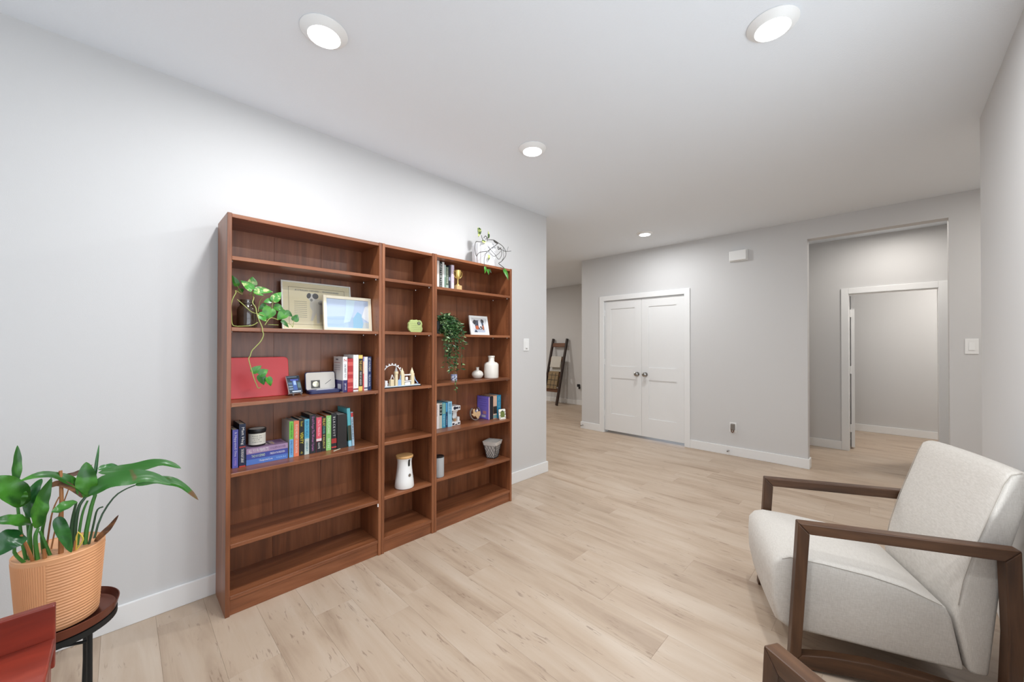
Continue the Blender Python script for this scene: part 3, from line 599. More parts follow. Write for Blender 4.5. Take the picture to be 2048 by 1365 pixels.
flat_book(zD, .029, (82, 120, 196), [('Unexpected Love', WH, .30, .62, .5), ('TERRI', (150, 190, 235), .70, .95, .3)], 'light blue book at the bottom of the flat pile')
flat_book(zD + .0297, .028, (68, 78, 162), [('THE HOUSEMAID', (208, 226, 178), .12, .44, .5), ('FREIDA McFADDEN', WH, .56, .92, .4)], 'indigo book in the middle of the flat pile')
flat_book(zD + .0583, .029, (176, 146, 182), [('ALL YOUR PERFECTS', WH, .05, .52, .6), ('COLLEEN HOOVER', (90, 56, 100), .56, .94, .4)], 'mauve book on top of the flat pile under the candle',
          top=[(.50, .72, .35, .75, (210, 200, 196)), (.56, .62, .25, .85, (120, 104, 122)), (.74, .94, .3, .9, (146, 112, 156)), (.66, .70, .2, .6, (224, 190, 160))])
yb = 2.444
book(.6720, .6945, zD, .205, (124, 206, 80), 'green and sky blue paperback beside the flat pile', G4, y=yb, side=(206, 206, 198), bands=[(0.0, .50, (120, 182, 232))], texts=[('SUMMER SISTERS', (30, 90, 30), .54, .95, .42), ('EMILY HENRY', (40, 80, 150), .06, .46, .42)])
book(.6950, .7235, zD, .205, (236, 132, 98), 'orange paperback with white spine letters', G4, y=yb, side=(78, 150, 180), texts=[('PEOPLE WE MEET ON VACATION', WH, .10, .90, .42)])
book(.7240, .7510, zD, .210, (30, 29, 27), 'black paperback with yellow spine letters', G4, y=yb, texts=[('Hoover', (226, 206, 70), .80, .94, .55), ('VERITY', (236, 222, 60), .32, .64, .62), ('G', (226, 206, 70), .05, .11, .4)])
book(.7520, .7785, zD, .206, (96, 188, 216), 'cyan and cream paperback left of the tall black novel', G4, y=yb, bands=[(0, .45, (200, 214, 206))], texts=[('BEACH READ', (30, 110, 160), .48, .95, .6), ('HENRY', (40, 130, 150), .08, .36, .45)])
book(.7790, .8155, zD, .228, (34, 36, 42), 'tall black hardcover with pink script letters', G4, y=yb, depth=.150, cover=.003, texts=[('Don\'t Forget The Woman Upstairs', (206, 128, 190), .06, .95, .5)])
book(.8165, .8480, zD, .208, (232, 92, 112), 'pink and black paperback in the middle of the fourth shelf', G4, y=yb, bands=[(0, .31, (28, 26, 34)), (.32, .39, (240, 226, 226))], texts=[('One To Watch Her', (255, 226, 230), .46, .93, .42), ('KATE', WH, .10, .27, .35)])
book(.8485, .8725, zD, .206, (26, 25, 26), 'black paperback with multicoloured spine letters', G4, y=yb, texts=[('FINLAY', (230, 206, 90), .74, .97, .7), ('DONOVAN', (120, 200, 180), .52, .73, .62), ('IS KILLING IT', (240, 220, 120), .08, .48, .5)])
book(.8730, .9030, zD, .212, (146, 206, 120), 'light green paperback with an orange edge', G4, y=yb, side=(230, 132, 60), texts=[('THE FLATSHARE', (236, 248, 220), .48, .94, .5), ('BETH', (220, 240, 206), .08, .34, .45)])
book(.9040, .9360, zD, .222, (32, 34, 38), 'black hardcover with white capitals and a red tag', G4, y=yb, cover=.003, texts=[('B L A C K O U T', WH, .36, .90, .42)], bands=[(.17, .30, (178, 52, 48)), (.04, .08, (190, 60, 60))])
book(.9370, .9960, zD, .210, (38, 34, 33), 'thick plain black hardcover', G4, y=yb - .006, cover=.003, page=(236, 234, 230))
book(1.0080, 1.0290, zD, .243, (96, 186, 196), 'tall turquoise book with a garden photograph leaning at the right end', G4, y=2.44, depth=.150, roll=math.radians(-3.0),
     left=[(.14, .52, .02, .62, (70, 82, 50)), (.20, .44, .30, .72, (120, 132, 96)), (0.02, .13, .03, .9, (150, 205, 226))], bands=[(0, .14, (150, 205, 226)), (.16, .55, (64, 70, 52))])
book(1.0310, 1.0460, zD, .216, (176, 200, 216), 'thin pale blue book with a red spine top at the right end', G4, y=2.44, roll=math.radians(-3.0), bands=[(.86, .98, (206, 62, 66))], texts=[('GARDEN', (60, 80, 110), .2, .8, .45)])
bm_ = MB().prism([(0, 0), (.052, .030), (.056, .042), (.002, .012)], 'Z', 0, .0012).build('bookmark', cm(206, 214, 190))
bm_.location = (.900, 2.395, zD + .0002); tag(bm_, 'small pale paper bookmark lying in front of the thick black book', 'bookmark')

G3 = 'books standing on the third shelf of the wide bookcase'
zC = Z1[2]
yc = 2.402
book(.9560, .9830, zC, .219, (238, 238, 236), 'white and navy paperback at the left of the third shelf row', G3, y=yc, bands=[(0, .34, (52, 46, 100))], texts=[('ON WHY YOU', (60, 56, 80), .40, .80, .55), ('Z', (190, 70, 70), .86, .95, .6), ('press', WH, .06, .24, .45)],
     left=[(.34, .99, .02, .98, (232, 230, 226)), (.02, .33, .02, .98, (70, 62, 118)), (.08, .22, .2, .55, (206, 206, 216)), (.90, .94, .5, .75, (110, 106, 116)), (.82, .835, .3, .9, (196, 150, 146)), (.74, .75, .3, .9, (150, 148, 150)), (.68, .69, .3, .9, (150, 148, 150)), (.62, .63, .3, .9, (150, 148, 150))])
book(.9840, 1.0190, zC, .207, (176, 40, 46), 'dark red marbled book', G3, y=yc, bands=[(.78, .90, (206, 84, 80)), (.52, .60, (208, 92, 88)), (.28, .40, (212, 96, 90)), (.12, .16, (205, 90, 86))])
book(1.0200, 1.0530, zC, .230, (240, 240, 240), 'tall white paperback behind the red marbled book', G3, y=yc, texts=[('The Shore of Small Things', (214, 190, 190), .12, .92, .28)], bands=[(.04, .08, (160, 80, 84))])
book(1.0540, 1.0800, zC, .228, (236, 206, 110), 'yellow paperback with a black spine panel', G3, y=yc, bands=[(.13, .90, (38, 36, 34))], texts=[('THE LIGHT', (230, 190, 90), .56, .85, .55), ('MARY KAY ANDREWS', (235, 230, 220), .16, .53, .45)])
book(1.0810, 1.0900, zC, .218, (212, 84, 84), 'very thin red and orange book', G3, y=yc, bands=[(.5, .98, (236, 186, 150)), (.86, .99, (120, 130, 190))])
book(1.0910, 1.1150, zC, .216, (242, 240, 238), 'slim white paperback beside the navy one', G3, y=yc + .004, texts=[('quiet kind of days', (206, 196, 196), .2, .9, .3)], bands=[(.05, .09, (90, 90, 110))])
book(1.1160, 1.1420, zC, .216, (34, 52, 100), 'navy paperback with white capitals at the right end of the third shelf', G3, y=yc + .008, texts=[('GET YOUR DREAM', WH, .56, .97, .5), ('MELISSA DAHL', (210, 220, 235), .10, .46, .45)])

GA = 'books in the top compartment of the bookcase nearest the hallway'
zA = Z3[0]
ya = 2.425
book(1.6350, 1.6810, zA, .212, (236, 228, 220), 'thick cream book at the left end beside the upright panel', GA, y=ya)
book(1.6820, 1.7060, zA, .208, (40, 46, 42), 'black book with white block letters beside the cream one', GA, y=ya, texts=[('AESTHETICS', (226, 228, 222), .08, .94, .6)])
book(1.7065, 1.7260, zA, .208, (236, 236, 230), 'plain white book beside the black block lettered one', GA, y=ya)
book(1.7265, 1.7400, zA, .190, (176, 192, 184), 'thin grey green book', GA, y=ya, bands=[(.1, .5, (120, 150, 130))])
book(1.7405, 1.7650, zA, .176, (96, 112, 94), 'short sage green book with pale letters', GA, y=ya, texts=[('FOREST HOME', (206, 214, 190), .28, .95, .55)], bands=[(.04, .20, (170, 186, 176))])
book(1.7655, 1.7830, zA, .192, (40, 40, 50), 'dark book left of the lilac one in the top compartment', GA, y=ya, bands=[(.38, .52, (140, 140, 160))])
book(1.7835, 1.8090, zA, .196, (226, 212, 228), 'pale lilac book beside the gold trophy', GA, y=ya - .012, texts=[('LITTLE THINGS', (160, 110, 150), .3, .9, .4)])

GD = 'books in the fourth row of the bookcase nearest the hallway'
zD3 = Z3[3]
yd = 2.455
book(1.6560, 1.7050, zD3, .192, (236, 230, 226), 'white book beside the upright panel in the fourth row', GD, y=yd, depth=.138, texts=[('WHITE NOISE', (150, 120, 120), .5, .95, .3)])
book(1.7055, 1.7290, zD3, .190, (206, 206, 190), 'grey book with white numerals on a black panel', GD, y=yd, depth=.138, bands=[(.52, .95, (50, 54, 50))], texts=[('1 2 3', WH, .58, .9, .6)])
book(1.7295, 1.7620, zD3, .194, (70, 160, 190), 'teal and sky blue book beside the slim dark blue one', GD, y=yd, depth=.138, bands=[(.55, .97, (130, 180, 170))], texts=[('THE SEA ROOM', (206, 236, 240), .06, .5, .4)])
book(1.7625, 1.7800, zD3, .192, (24, 66, 104), 'slim dark blue book with a bright blue top', GD, y=yd, depth=.138, bands=[(.62, .99, (72, 156, 206))], texts=[('OCEAN', (190, 210, 230), .1, .45, .5)])
book(1.7805, 1.8200, zD3, .196, (150, 204, 228), 'thick light blue book left of the toy coffee machine', GD, y=yd - .004, depth=.138, texts=[('REEF BY REEF', (44, 108, 150), .5, .93, .55)])
book(2.1950, 2.2080, zD3, .196, (112, 96, 206), 'purple paperback with its back cover showing', GD, y=2.440, depth=.150, left=[(.03, .99, .03, .97, (138, 126, 238)), (.86, .875, .1, .8, (96, 86, 200)), (.78, .795, .2, .7, (96, 86, 200)), (.68, .695, .1, .8, (96, 86, 200)), (.58, .595, .15, .75, (96, 86, 200)), (.22, .36, .2, .5, (206, 150, 172)), (.08, .18, .25, .6, (226, 226, 240))], bands=[(.02, .98, (220, 180, 200))])
book(2.2090, 2.2480, zD3, .196, (36, 36, 44), 'dark charcoal book beside the purple one', GD, y=2.440)
book(2.2490, 2.2920, zD3, .200, (222, 166, 130), 'peach and cream book with a dark oval on the spine', GD, y=2.440, bands=[(.02, .98, (226, 190, 166)), (.22, .54, (52, 46, 42)), (.03, .17, (120, 160, 160))])
book(2.2930, 2.3420, zD3, .200, (46, 146, 186), 'bright blue book at the right end of the fourth row', GD, y=2.440, texts=[('WILD WATER', (150, 214, 230), .45, .95, .5)])

# ------------------------------------------------------------------ things on the shelves
zB = Z1[1]
# certificate print in a thin white frame
def flat_poly(pts, y, m, name, parent):
    return MB().prism(pts, 'Y', y - 0.0003, y).build(name, m, parent)
def picture(name, x, y, z, w, h, bw, bt, lean, label, m_frame, m_print, yaw=0.0, mat_w=0.0, m_mat=None):
    t = thing(name, label, 'picture frame', (x, y, z), (-lean, 0, yaw))
    f = MB()
    f.box((-w / 2, 0, 0), (-w / 2 + bw, bt, h)).box((w / 2 - bw, 0, 0), (w / 2, bt, h)).box((-w / 2 + bw, 0, 0), (w / 2 - bw, bt, bw)).box((-w / 2 + bw, 0, h - bw), (w / 2 - bw, bt, h))
    f.build('frame', m_frame, t, bevel=0.001, bseg=1)
    MB().box((-w / 2 + bw, bt - 0.004, bw), (w / 2 - bw, bt - 0.001, h - bw)).build('backing', M_GREYP, t)
    pr = MB().box((-w / 2 + bw, bt * 0.5, bw), (w / 2 - bw, bt - 0.004, h - bw)).build('print', m_print, t)
    MB().box((-w / 2 + bw, bt * 0.25, bw), (w / 2 - bw, bt * 0.25 + 0.0012, h - bw)).build('pane', gl, t)
    return t, pr, bt * 0.5
def ell(cx, cz, rx, rz, n=14, rot=0.0):
    return [(cx + rx * math.cos(a) * math.cos(rot) - rz * math.sin(a) * math.sin(rot), cz + rx * math.cos(a) * math.sin(rot) + rz * math.sin(a) * math.cos(rot)) for a in [2 * math.pi * i / n for i in range(n)]]
M_CREAMF = mat('cream_frame', rgb(244, 234, 208), 0.45)
M_PARCH = mat('parchment', rgb(246, 233, 192), 0.7, vary=(9, 0.06))
M_FRW = mat('white_frame', rgb(240, 238, 228), 0.4)
t, pr, py = picture('framed_certificate', 0.857, 2.515, zB + .001, 0.408, 0.298, 0.008, 0.016, math.radians(7), 'framed cream certificate with a standing dog behind the smaller photo frame', M_FRW, M_PARCH)
DK = cm(70, 62, 50); GR = cm(150, 146, 136); LG = cm(222, 216, 200)
bd = MB()
for a, b, c, d in ((-.165, .262, .165, .264), (-.165, .035, .165, .037), (-.165, .035, -.163, .264), (.163, .035, .165, .264)): bd.box((a, py - .0006, b), (c, py - .0002, d))
bd.build('border_line', cm(150, 132, 90), pr)
text_mb('AUSTRALIAN SHEPHERD  -  WORKING BREED', .26, .010, 'fill').xf(face_front(0.0, py - .0008, .247)).build('lettering', DK, pr)
tl = MB()
for i in range(9): tl.box((-.135, py - .0006, .175 - i * .012), (-.065, py - .0003, .178 - i * .012))
for i in range(3): tl.box((.05, py - .0006, .222 - i * .010), (.11, py - .0003, .224 - i * .010))
tl.build('text_lines', cm(176, 166, 138), pr)
q = py - .0004
flat_poly([(-.045, .190), (-.020, .200), (.020, .196), (.062, .182), (.075, .150), (.070, .110), (.052, .098), (.046, .045), (.034, .045), (.030, .100), (.012, .104), (.004, .045), (-.010, .045), (-.012, .110), (-.034, .060), (-.046, .060), (-.034, .120), (-.048, .150)], q, LG, 'dog_body', pr)
flat_poly(ell(-.034, .206, .022, .026), q - .0003, cm(228, 224, 214), 'dog_head', pr)
flat_poly(ell(-.052, .216, .012, .018, rot=-.3), q - .0006, cm(72, 68, 64), 'dog_ear', pr)
flat_poly(ell(-.014, .216, .018, .018, rot=.4), q - .0006, cm(66, 62, 60), 'dog_ear', pr)
flat_poly(ell(-.038, .190, .008, .009), q - .0007, GR, 'dog_muzzle', pr)
flat_poly(ell(.058, .160, .016, .032, rot=.2), q - .0005, cm(120, 116, 112), 'dog_patch', pr)
flat_poly(ell(.044, .135, .008, .022, rot=.3), q - .0005, cm(140, 136, 130), 'dog_patch', pr)
flat_poly(ell(.020, .175, .020, .014), q - .0005, cm(176, 172, 164), 'dog_patch', pr)
# photograph in a cream frame, bluish window reflection painted into its print
M_SHEENP = mat('photo_print_sheen', rgb(196, 214, 240), 0.3, vary=(6, 0.08))
t, pr, py = picture('framed_photograph', 1.004, 2.425, zB + .001, 0.300, 0.218, 0.018, 0.018, math.radians(6), 'cream framed photograph with a painted pale blue window reflection at the front of the second shelf', M_CREAMF, M_SHEENP)
q = py - .0004
flat_poly([(-.132, .018), (.06, .018), (.06, .085), (-.03, .092), (-.132, .085)], q, cm(176, 202, 230, .3), 'photo_sheen_low', pr)
flat_poly([(-.010, .200), (.045, .200), (.035, .13), (.01, .06), (-.03, .05), (-.015, .12)], q - .0003, cm(206, 230, 244, .3), 'photo_sheen_streak', pr)
flat_poly([(.03, .018), (.10, .018), (.085, .11), (.06, .125), (.03, .08)], q - .0003, cm(150, 202, 232, .3), 'photo_sheen_blue', pr)
flat_poly([(.085, .09), (.132, .06), (.132, .17), (.11, .16)], q - .0003, cm(240, 244, 248, .3), 'photo_sheen_white', pr)
flat_poly([(.088, .02), (.132, .02), (.132, .055), (.10, .06)], q - .0004, cm(206, 214, 214, .3), 'photo_sheen_grey', pr)

# red laptop lid leaning on the back of the third shelf
M_REDL = mat('red_lid', rgb(214, 54, 58), 0.36, spec=0.5)
t = thing('laptop', 'closed red laptop standing upright at the left of the third shelf', 'laptop', (0.389, 2.505, zC + .0005), (math.radians(-10), 0, 0))
MB().prism([(0, 0), (.302, 0), (.302, .205), (.296, .221), (.280, .226), (0, .226)], 'Y', 0, .011).build('lid', M_REDL, t, bevel=0.003, bseg=2)
MB().prism([(0, 0), (.302, 0), (.302, .205), (.296, .221), (.280, .226), (0, .226)], 'Y', .0115, .021).build('body', M_BLACK, t, bevel=0.003, bseg=2)

# small dark printed plaque on a clear easel
M_CLEAR = mat('clear_acrylic', rgb(225, 228, 230), 0.08, trans=0.85, spec=0.6)
t = thing('printed_block', 'small dark blue printed block on a clear easel', 'ornament', (0.704, 2.432, zC), (0, 0, math.radians(8)))
R = Matrix.Translation((0, 0, .016)) @ Matrix.Rotation(math.radians(-26), 4, 'X')
MB().box((-.036, 0, 0), (.036, .012, .108)).xf(R).build('block', cm(226, 226, 222), t, bevel=.001, bseg=1)
fo = MB().box((-.0355, -.0008, .001), (.0355, -.0002, .107)).xf(R).build('front_print', cm(28, 40, 58), t)
for i, (a, b, c, d, col) in enumerate(((-.010, .018, .012, .074, (52, 84, 150)), (-.004, .050, .010, .078, (150, 176, 214)), (-.018, .076, .026, .086, (72, 84, 176)), (-.033, .096, .020, .102, (110, 126, 140)), (.016, .030, .032, .064, (76, 100, 100)), (-.033, .022, -.012, .030, (120, 140, 160)), (-.033, .036, -.012, .046, (110, 130, 150)), (-.033, .052, -.012, .066, (70, 96, 120)), (-.020, .006, .028, .013, (190, 200, 210)))):
    MB().box((a, -.0012 - i * .0001, b), (c, -.0008, d)).xf(R).build('print_patch', cm(*col), fo)
es = MB()
for x in (-.022, .022):
    es.tube([(x, .050, .060), (x, .046, .004), (x, -.004, .014), (x, -.016, .004), (x, -.018, .020)], .0028, 6)
es.tube([(-.022, .046, .008), (.022, .046, .008)], .0025, 6)
es.build('easel', M_CLEAR, t, smooth=True)

# navy presentation case with a silver coin
M_NAVY = mat('navy_case', rgb(34, 40, 86), 0.4)
M_SATIN = mat('cream_satin', rgb(232, 224, 212), 0.5)
t = thing('coin_case', 'open navy presentation case with a cream lining and a silver coin', 'case', (0.862, 2.420, zC + .0003))
def rrect(x0, x1, z0, z1, r, n=4):
    pts = []
    for cx, cz, a0 in ((x1 - r, z0 + r, -90), (x1 - r, z1 - r, 0), (x0 + r, z1 - r, 90), (x0 + r, z0 + r, 180)):
        for i in range(n + 1):
            a = math.radians(a0 + 90 * i / n); pts.append((cx + r * math.cos(a), cz + r * math.sin(a)))
    return pts
MB().prism(rrect(-.088, .088, 0, .080, .014), 'Z', 0, .020).build('tray', M_NAVY, t, bevel=.003)
MB().prism(rrect(-.080, .080, .008, .074, .010), 'Z', .0202, .0215).build('tray_lining', cm(58, 58, 110), t)
MB().prism([(-.05, .015), (.06, .02), (.055, .06), (-.03, .055)], 'Z', .0218, .0228).build('paper_slip', cm(206, 206, 216), t)
R = Matrix.Translation((0, .079, .016)) @ Matrix.Rotation(math.radians(-8), 4, 'X')
lid = MB().prism(rrect(-.088, .088, 0, .112, .014), 'Y', 0, .014).xf(R).build('lid', M_NAVY, t, bevel=.002)
MB().prism(rrect(-.084, .084, .003, .108, .012), 'Y', -.0012, -.0002).xf(R).build('lid_lining', M_SATIN, t)
ch = MB().prism([(-.056, .012), (-.006, .012), (-.006, .060), (-.056, .060)], 'Y', -.004, -.0013).xf(R).build('coin_holder', cm(92, 88, 82), t)
MB().lathe([(.017, -.0065), (.018, -.0060), (.018, -.0041)], (-.031, 0, .036), 24, 'Y').xf(R).build('coin', mat('silver_coin', rgb(214, 210, 186), .3, .6), t, smooth=True)
MB().box((.040, -.002, .012), (.084, -.0013, .015)).xf(R @ Matrix.Rotation(math.radians(-35), 4, 'Y')).build('ribbon', cm(120, 116, 112), t)

# candle jar on the flat books
M_CAND = mat('candle_label', rgb(232, 228, 214), 0.6)
t = thing('candle_jar', 'black lidded candle jar with a white label on the flat books', 'candle', (0.528, 2.502, zD + .0880))
MB().lathe([(.034, 0), (.040, .003), (.041, .008), (.041, .070), (.038, .076)], (0, 0, 0), 32).build('jar', mat('dark_glass', rgb(44, 38, 34), .15), t, smooth=True)
lb = MB(); n_ = 20
for i in range(n_ + 1):
    a = math.radians(-175 + 150 * i / n_); lb.v += [(.0415 * math.cos(a), .0415 * math.sin(a), .010), (.0415 * math.cos(a), .0415 * math.sin(a), .070)]
lb.f = [(2 * i, 2 * i + 2, 2 * i + 3, 2 * i + 1) for i in range(n_)]
lo = lb.build('label', M_CAND, t, smooth=True)
def wrap_text(s, w, h, r, z, a_mid):
    mb = text_mb(s, w, h, 'fill')
    mb.v = [(r * math.cos(a_mid + v[0] / r), r * math.sin(a_mid + v[0] / r), z + v[1]) for v in mb.v]
    return mb
for i, (s, w) in enumerate((('Friends like', .046), ('a book and', .048), ('a cozy', .026), ('beginning', .044))):
    wrap_text(s, w, .006, .0420, .058 - i * .011, math.radians(-102)).build('lettering', BK and cm(60, 58, 56), lo)
MB().lathe([(.043, .0765), (.0435, .079), (.0435, .092), (.0425, .094), (.039, .094), (.0385, .0925)], (0, 0, 0), 32).build('lid', M_BLACK, t, smooth=True)
MB().lathe([(.038, .0926), (.036, .0934)], (0, 0, 0), 32).build('lid_top', cm(196, 194, 188), t)

# toy brick city skyline
M_TANB = mat('tan_brick', rgb(226, 210, 172), 0.35); M_WB = mat('white_brick', rgb(240, 240, 240), 0.35); M_BLB = mat('light_blue_brick', rgb(150, 182, 222), 0.35)
t = thing('brick_skyline', 'toy brick city skyline with a white wheel, clock tower and bridge on a black base', 'brick model', (1.226, 2.362, Z2[2] + .0003))
MB().box((-.020, 0, 0), (.262, .064, .006)).build('base_plate', M_BLACK, t, bevel=.001)
MB().box((-.014, .006, .0062), (.256, .058, .012)).build('river_plate', cm(206, 218, 226), t)
wh = MB(); R0 = .069; n_ = 40; wc = (.060, .044, .085)
for i in range(n_):
    a0 = 2 * math.pi * i / n_; a1 = 2 * math.pi * (i + 1) / n_
    wh.prism([(wc[0] + (R0 - .005) * math.cos(a0), wc[2] + (R0 - .005) * math.sin(a0)), (wc[0] + R0 * math.cos(a0), wc[2] + R0 * math.sin(a0)), (wc[0] + R0 * math.cos(a1), wc[2] + R0 * math.sin(a1)), (wc[0] + (R0 - .005) * math.cos(a1), wc[2] + (R0 - .005) * math.sin(a1))], 'Y', wc[1] - .003, wc[1] + .003)
wh.build('wheel_ring', M_WB, t)
for i in range(20):
    a = 2 * math.pi * i / 20; c_ = (wc[0] + (R0 + .005) * math.cos(a), wc[2] + (R0 + .005) * math.sin(a))
    MB().box((c_[0] - .004, wc[1] - .004, c_[1] - .004), (c_[0] + .004, wc[1] + .004, c_[1] + .004)).build('capsule', M_WB, t)
MB().tube([(wc[0] - .030, wc[1] - .012, .010), (wc[0], wc[1], wc[2])], .003).tube([(wc[0] + .030, wc[1] - .012, .010), (wc[0], wc[1], wc[2])], .003).build('wheel_support', M_WB, t)
MB().box((-.008, .010, .012), (.010, .030, .050)).build('white_house', M_WB, t, bevel=.001)
MB().box((.030, .006, .012), (.055, .030, .055)).build('tan_house', M_TANB, t, bevel=.001)
ct = MB().box((.066, .008, .012), (.084, .026, .092)).box((.064, .006, .092), (.086, .028, .108)).build('clock_tower', M_TANB, t, bevel=.001)
MB().lathe([(.011, .108), (.008, .120), (.0035, .134), (.0008, .158)], (.075, .017, 0), 8).build('spire', cm(170, 168, 166), ct)
MB().box((.088, .014, .012), (.112, .034, .050)).build('palace', M_BLB, t, bevel=.001)
for x in (.128, .204):
    tw = MB().box((x - .012, .018, .012), (x + .012, .044, .090)).build('bridge_tower', M_TANB, t, bevel=.001)
    MB().lathe([(.013, .090), (.012, .102), (.007, .112), (.0008, .130)], (x, .031, 0), 8).build('turret', cm(232, 216, 180), tw)
MB().box((.140, .024, .076), (.192, .038, .084)).box((.140, .020, .034), (.192, .042, .040)).build('walkway', M_WB, t, bevel=.001)
MB().box((.146, .022, .012), (.186, .040, .030)).box((.150, .022, .044), (.168, .030, .066)).build('bridge_deck', M_WB, t, bevel=.001)
for a, b in (((.118, .031, .084), (.092, .031, .016)), ((.216, .031, .084), (.252, .031, .016))):
    MB().tube([a, ((a[0] + b[0]) / 2 + (.004 if b[0] < a[0] else -.004), .031, .042), b], .0035, 6).build('suspension_cable', M_BLB, t)

# green stone plaque with a cross
M_STONE = mat('green_stone', rgb(176, 190, 122), 0.75, bump=(80, .4), vary=(30, .12))
t = thing('stone_plaque', 'pale green plaque with a dark cross emblem in the narrow bookcase', 'plaque', (1.468, 2.405, Z2[1] + .0003))
out = [(-.038, 0), (.040, 0), (.052, .010), (.056, .030), (.050, .045), (.054, .062), (.048, .080), (.034, .089), (.018, .086), (.008, .092), (-.012, .088), (-.030, .090), (-.044, .084), (-.048, .072), (-.058, .066), (-.056, .048), (-.059, .032), (-.052, .014)]
so = MB().prism(out, 'Y', 0, .020).build('slab', M_STONE, t, bevel=.003)
MB().lathe([(.013, -.0006), (.013, .0)], (.024, 0, .066), 20, 'Y').build('emblem', cm(34, 36, 30), so)
MB().box((.0225, -.0014, .056), (.0255, -.0007, .076)).box((.017, -.0014, .067), (.031, -.0007, .0695)).build('cross', cm(214, 220, 180), so)
for i, (s, w, x) in enumerate((('Amazing Grace', .050, -.022), ('how sweet', .056, -.008), ('the sound that saved', .074, 0), ('a wretch like me', .060, .008))):
    text_mb(s, w, .006, 'fill').xf(face_front(x, -.0006, .064 - i * .014)).build('lettering', cm(122, 134, 84), so)

# white treat camera with a bamboo lid
M_BAMB = wood('bamboo', 'X', [rgb(188, 140, 86), rgb(206, 160, 104), rgb(220, 178, 124)], 3, .45, .4, 8)
t = thing('treat_camera', 'white pet treat camera with a bamboo lid in the narrow bookcase', 'pet camera', (1.384, 2.412, Z2[4] + .0003))
MB().lathe([(.055, 0), (.064, .003), (.066, .008), (.062, .050), (.055, .100), (.0495, .150), (.0485, .175), (.051, .195), (.055, .206)], (0, 0, 0), 40).build('body', M_WHITE, t, smooth=True)
MB().lathe([(.058, .2065), (.0595, .209), (.0595, .219), (.057, .222), (.002, .2225)], (0, 0, 0), 40).build('lid', M_BAMB, t, smooth=True)
a = math.radians(-82)
def on_body(a, r, z): return (r * math.cos(a), r * math.sin(a), z)
lens = MB()
for z, r in ((.152, .0500), (.160, .0500), (.170, .0498), (.180, .0502), (.190, .0512), (.199, .0535)):
    k_ = .0075 if .155 < z < .2 else .004
    for s_ in (-1, 1): lens.v.append(tuple(c_ for c_ in on_body(a + s_ * k_ / r, r + .0014, z)))
lens.f = [(2 * i, 2 * i + 1, 2 * i + 3, 2 * i + 2) for i in range(5)]
lens.build('camera_window', M_BLACK, t)
hub = Matrix.Translation(on_body(a, .0555, .092)) @ Matrix.Rotation(a + math.radians(90), 4, 'Z')
MB().lathe([(.011, -.002), (.010, -.004), (.006, -.0032), (.001, -.0032)], (0, 0, 0), 20, 'Y').xf(hub).build('treat_port', M_CHROME, t, smooth=True)

# bookcase nearest the hallway
zB3, zC3, zE3 = Z3[1], Z3[2], Z3[4]
M_CER = mat('white_ceramic', rgb(228, 222, 212), 0.35, bump=(12, .06))
t = MB().lathe([(.055, 0), (.060, .003), (.062, .010), (.062, .112), (.058, .124), (.046, .133), (.030, .138), (.026, .146), (.026, .176), (.029, .178), (.029, .190), (.024, .190), (.022, .178)], (0, 0, 0), 40).build('bottle_vase', M_CER, smooth=True)
t.location = (2.217, 2.430, zC3 + .0003); tag(t, 'tall cream bottle shaped ceramic vase', 'vase')
t = MB().lathe([(.026, 0), (.036, .006), (.047, .022), (.049, .036), (.044, .052), (.030, .064), (.014, .070), (.012, .074), (.012, .086), (.014, .094), (.009, .094), (.008, .08)], (0, 0, 0), 36).build('bud_vase', M_CER, smooth=True)
t.location = (2.107, 2.482, zC3 + .0003); tag(t, 'small round white bud vase beside the bottle vase', 'vase')
t = thing('trinket_tin', 'little blue and white round tin below the hanging plant', 'tin', (1.846, 2.462, zC3 + .0003))
MB().lathe([(.022, 0), (.025, .002), (.025, .036), (.024, .038)], (0, 0, 0), 24).build('body', cm(206, 210, 226, .3), t, smooth=True)
MB().lathe([(.0258, .038), (.0258, .047), (.024, .049), (.001, .049)], (0, 0, 0), 24).build('lid', cm(150, 160, 196, .3), t, smooth=True)
for k_ in range(7):
    a = math.radians(-170 + k_ * 26); z_ = .010 + (k_ % 3) * .009
    MB().box((-.005, -.0006, -.004), (.005, .0, .004)).xf(Matrix.Translation((.0254 * math.cos(a), .0254 * math.sin(a), z_)) @ Matrix.Rotation(a + math.pi / 2, 4, 'Z')).build('blue_motif', cm(58, 72, 140, .3), t)
# framed dog portrait
t, pr, py = picture('framed_dog_portrait', 2.108, 2.442, zB3 + .001, .200, .166, .020, .014, math.radians(11), 'white framed dog portrait in the bookcase nearest the hallway', M_WHITE, cm(236, 236, 238))
q = py - .0003
flat_poly([(-.055, .026), (.060, .026), (.062, .050), (.045, .075), (-.040, .070), (-.055, .045)], q, cm(196, 206, 222), 'dog_chest', pr)
flat_poly([(-.058, .026), (-.020, .026), (-.040, .050)], q - .0002, cm(62, 78, 104), 'dog_shadow', pr)
flat_poly([(-.048, .110), (-.040, .062), (-.012, .050), (.020, .050), (.044, .060), (.052, .090), (.040, .122), (.004, .130), (-.030, .128)], q - .0004, cm(72, 78, 96), 'dog_head', pr)
flat_poly([(-.066, .112), (-.048, .134), (-.026, .126), (-.034, .100), (-.052, .090)], q - .0006, cm(48, 50, 58), 'dog_ear', pr)
flat_poly([(.020, .134), (.040, .140), (.056, .126), (.052, .104), (.038, .118)], q - .0006, cm(40, 42, 48), 'dog_ear', pr)
flat_poly([(-.006, .128), (.018, .128), (.030, .092), (.034, .070), (.010, .052), (-.006, .075)], q - .0006, cm(236, 238, 242), 'dog_blaze', pr)
flat_poly(ell(-.024, .066, .018, .018), q - .0008, cm(206, 104, 62), 'dog_cheek', pr)
flat_poly(ell(.044, .066, .010, .022), q - .0008, cm(186, 108, 74), 'dog_cheek', pr)
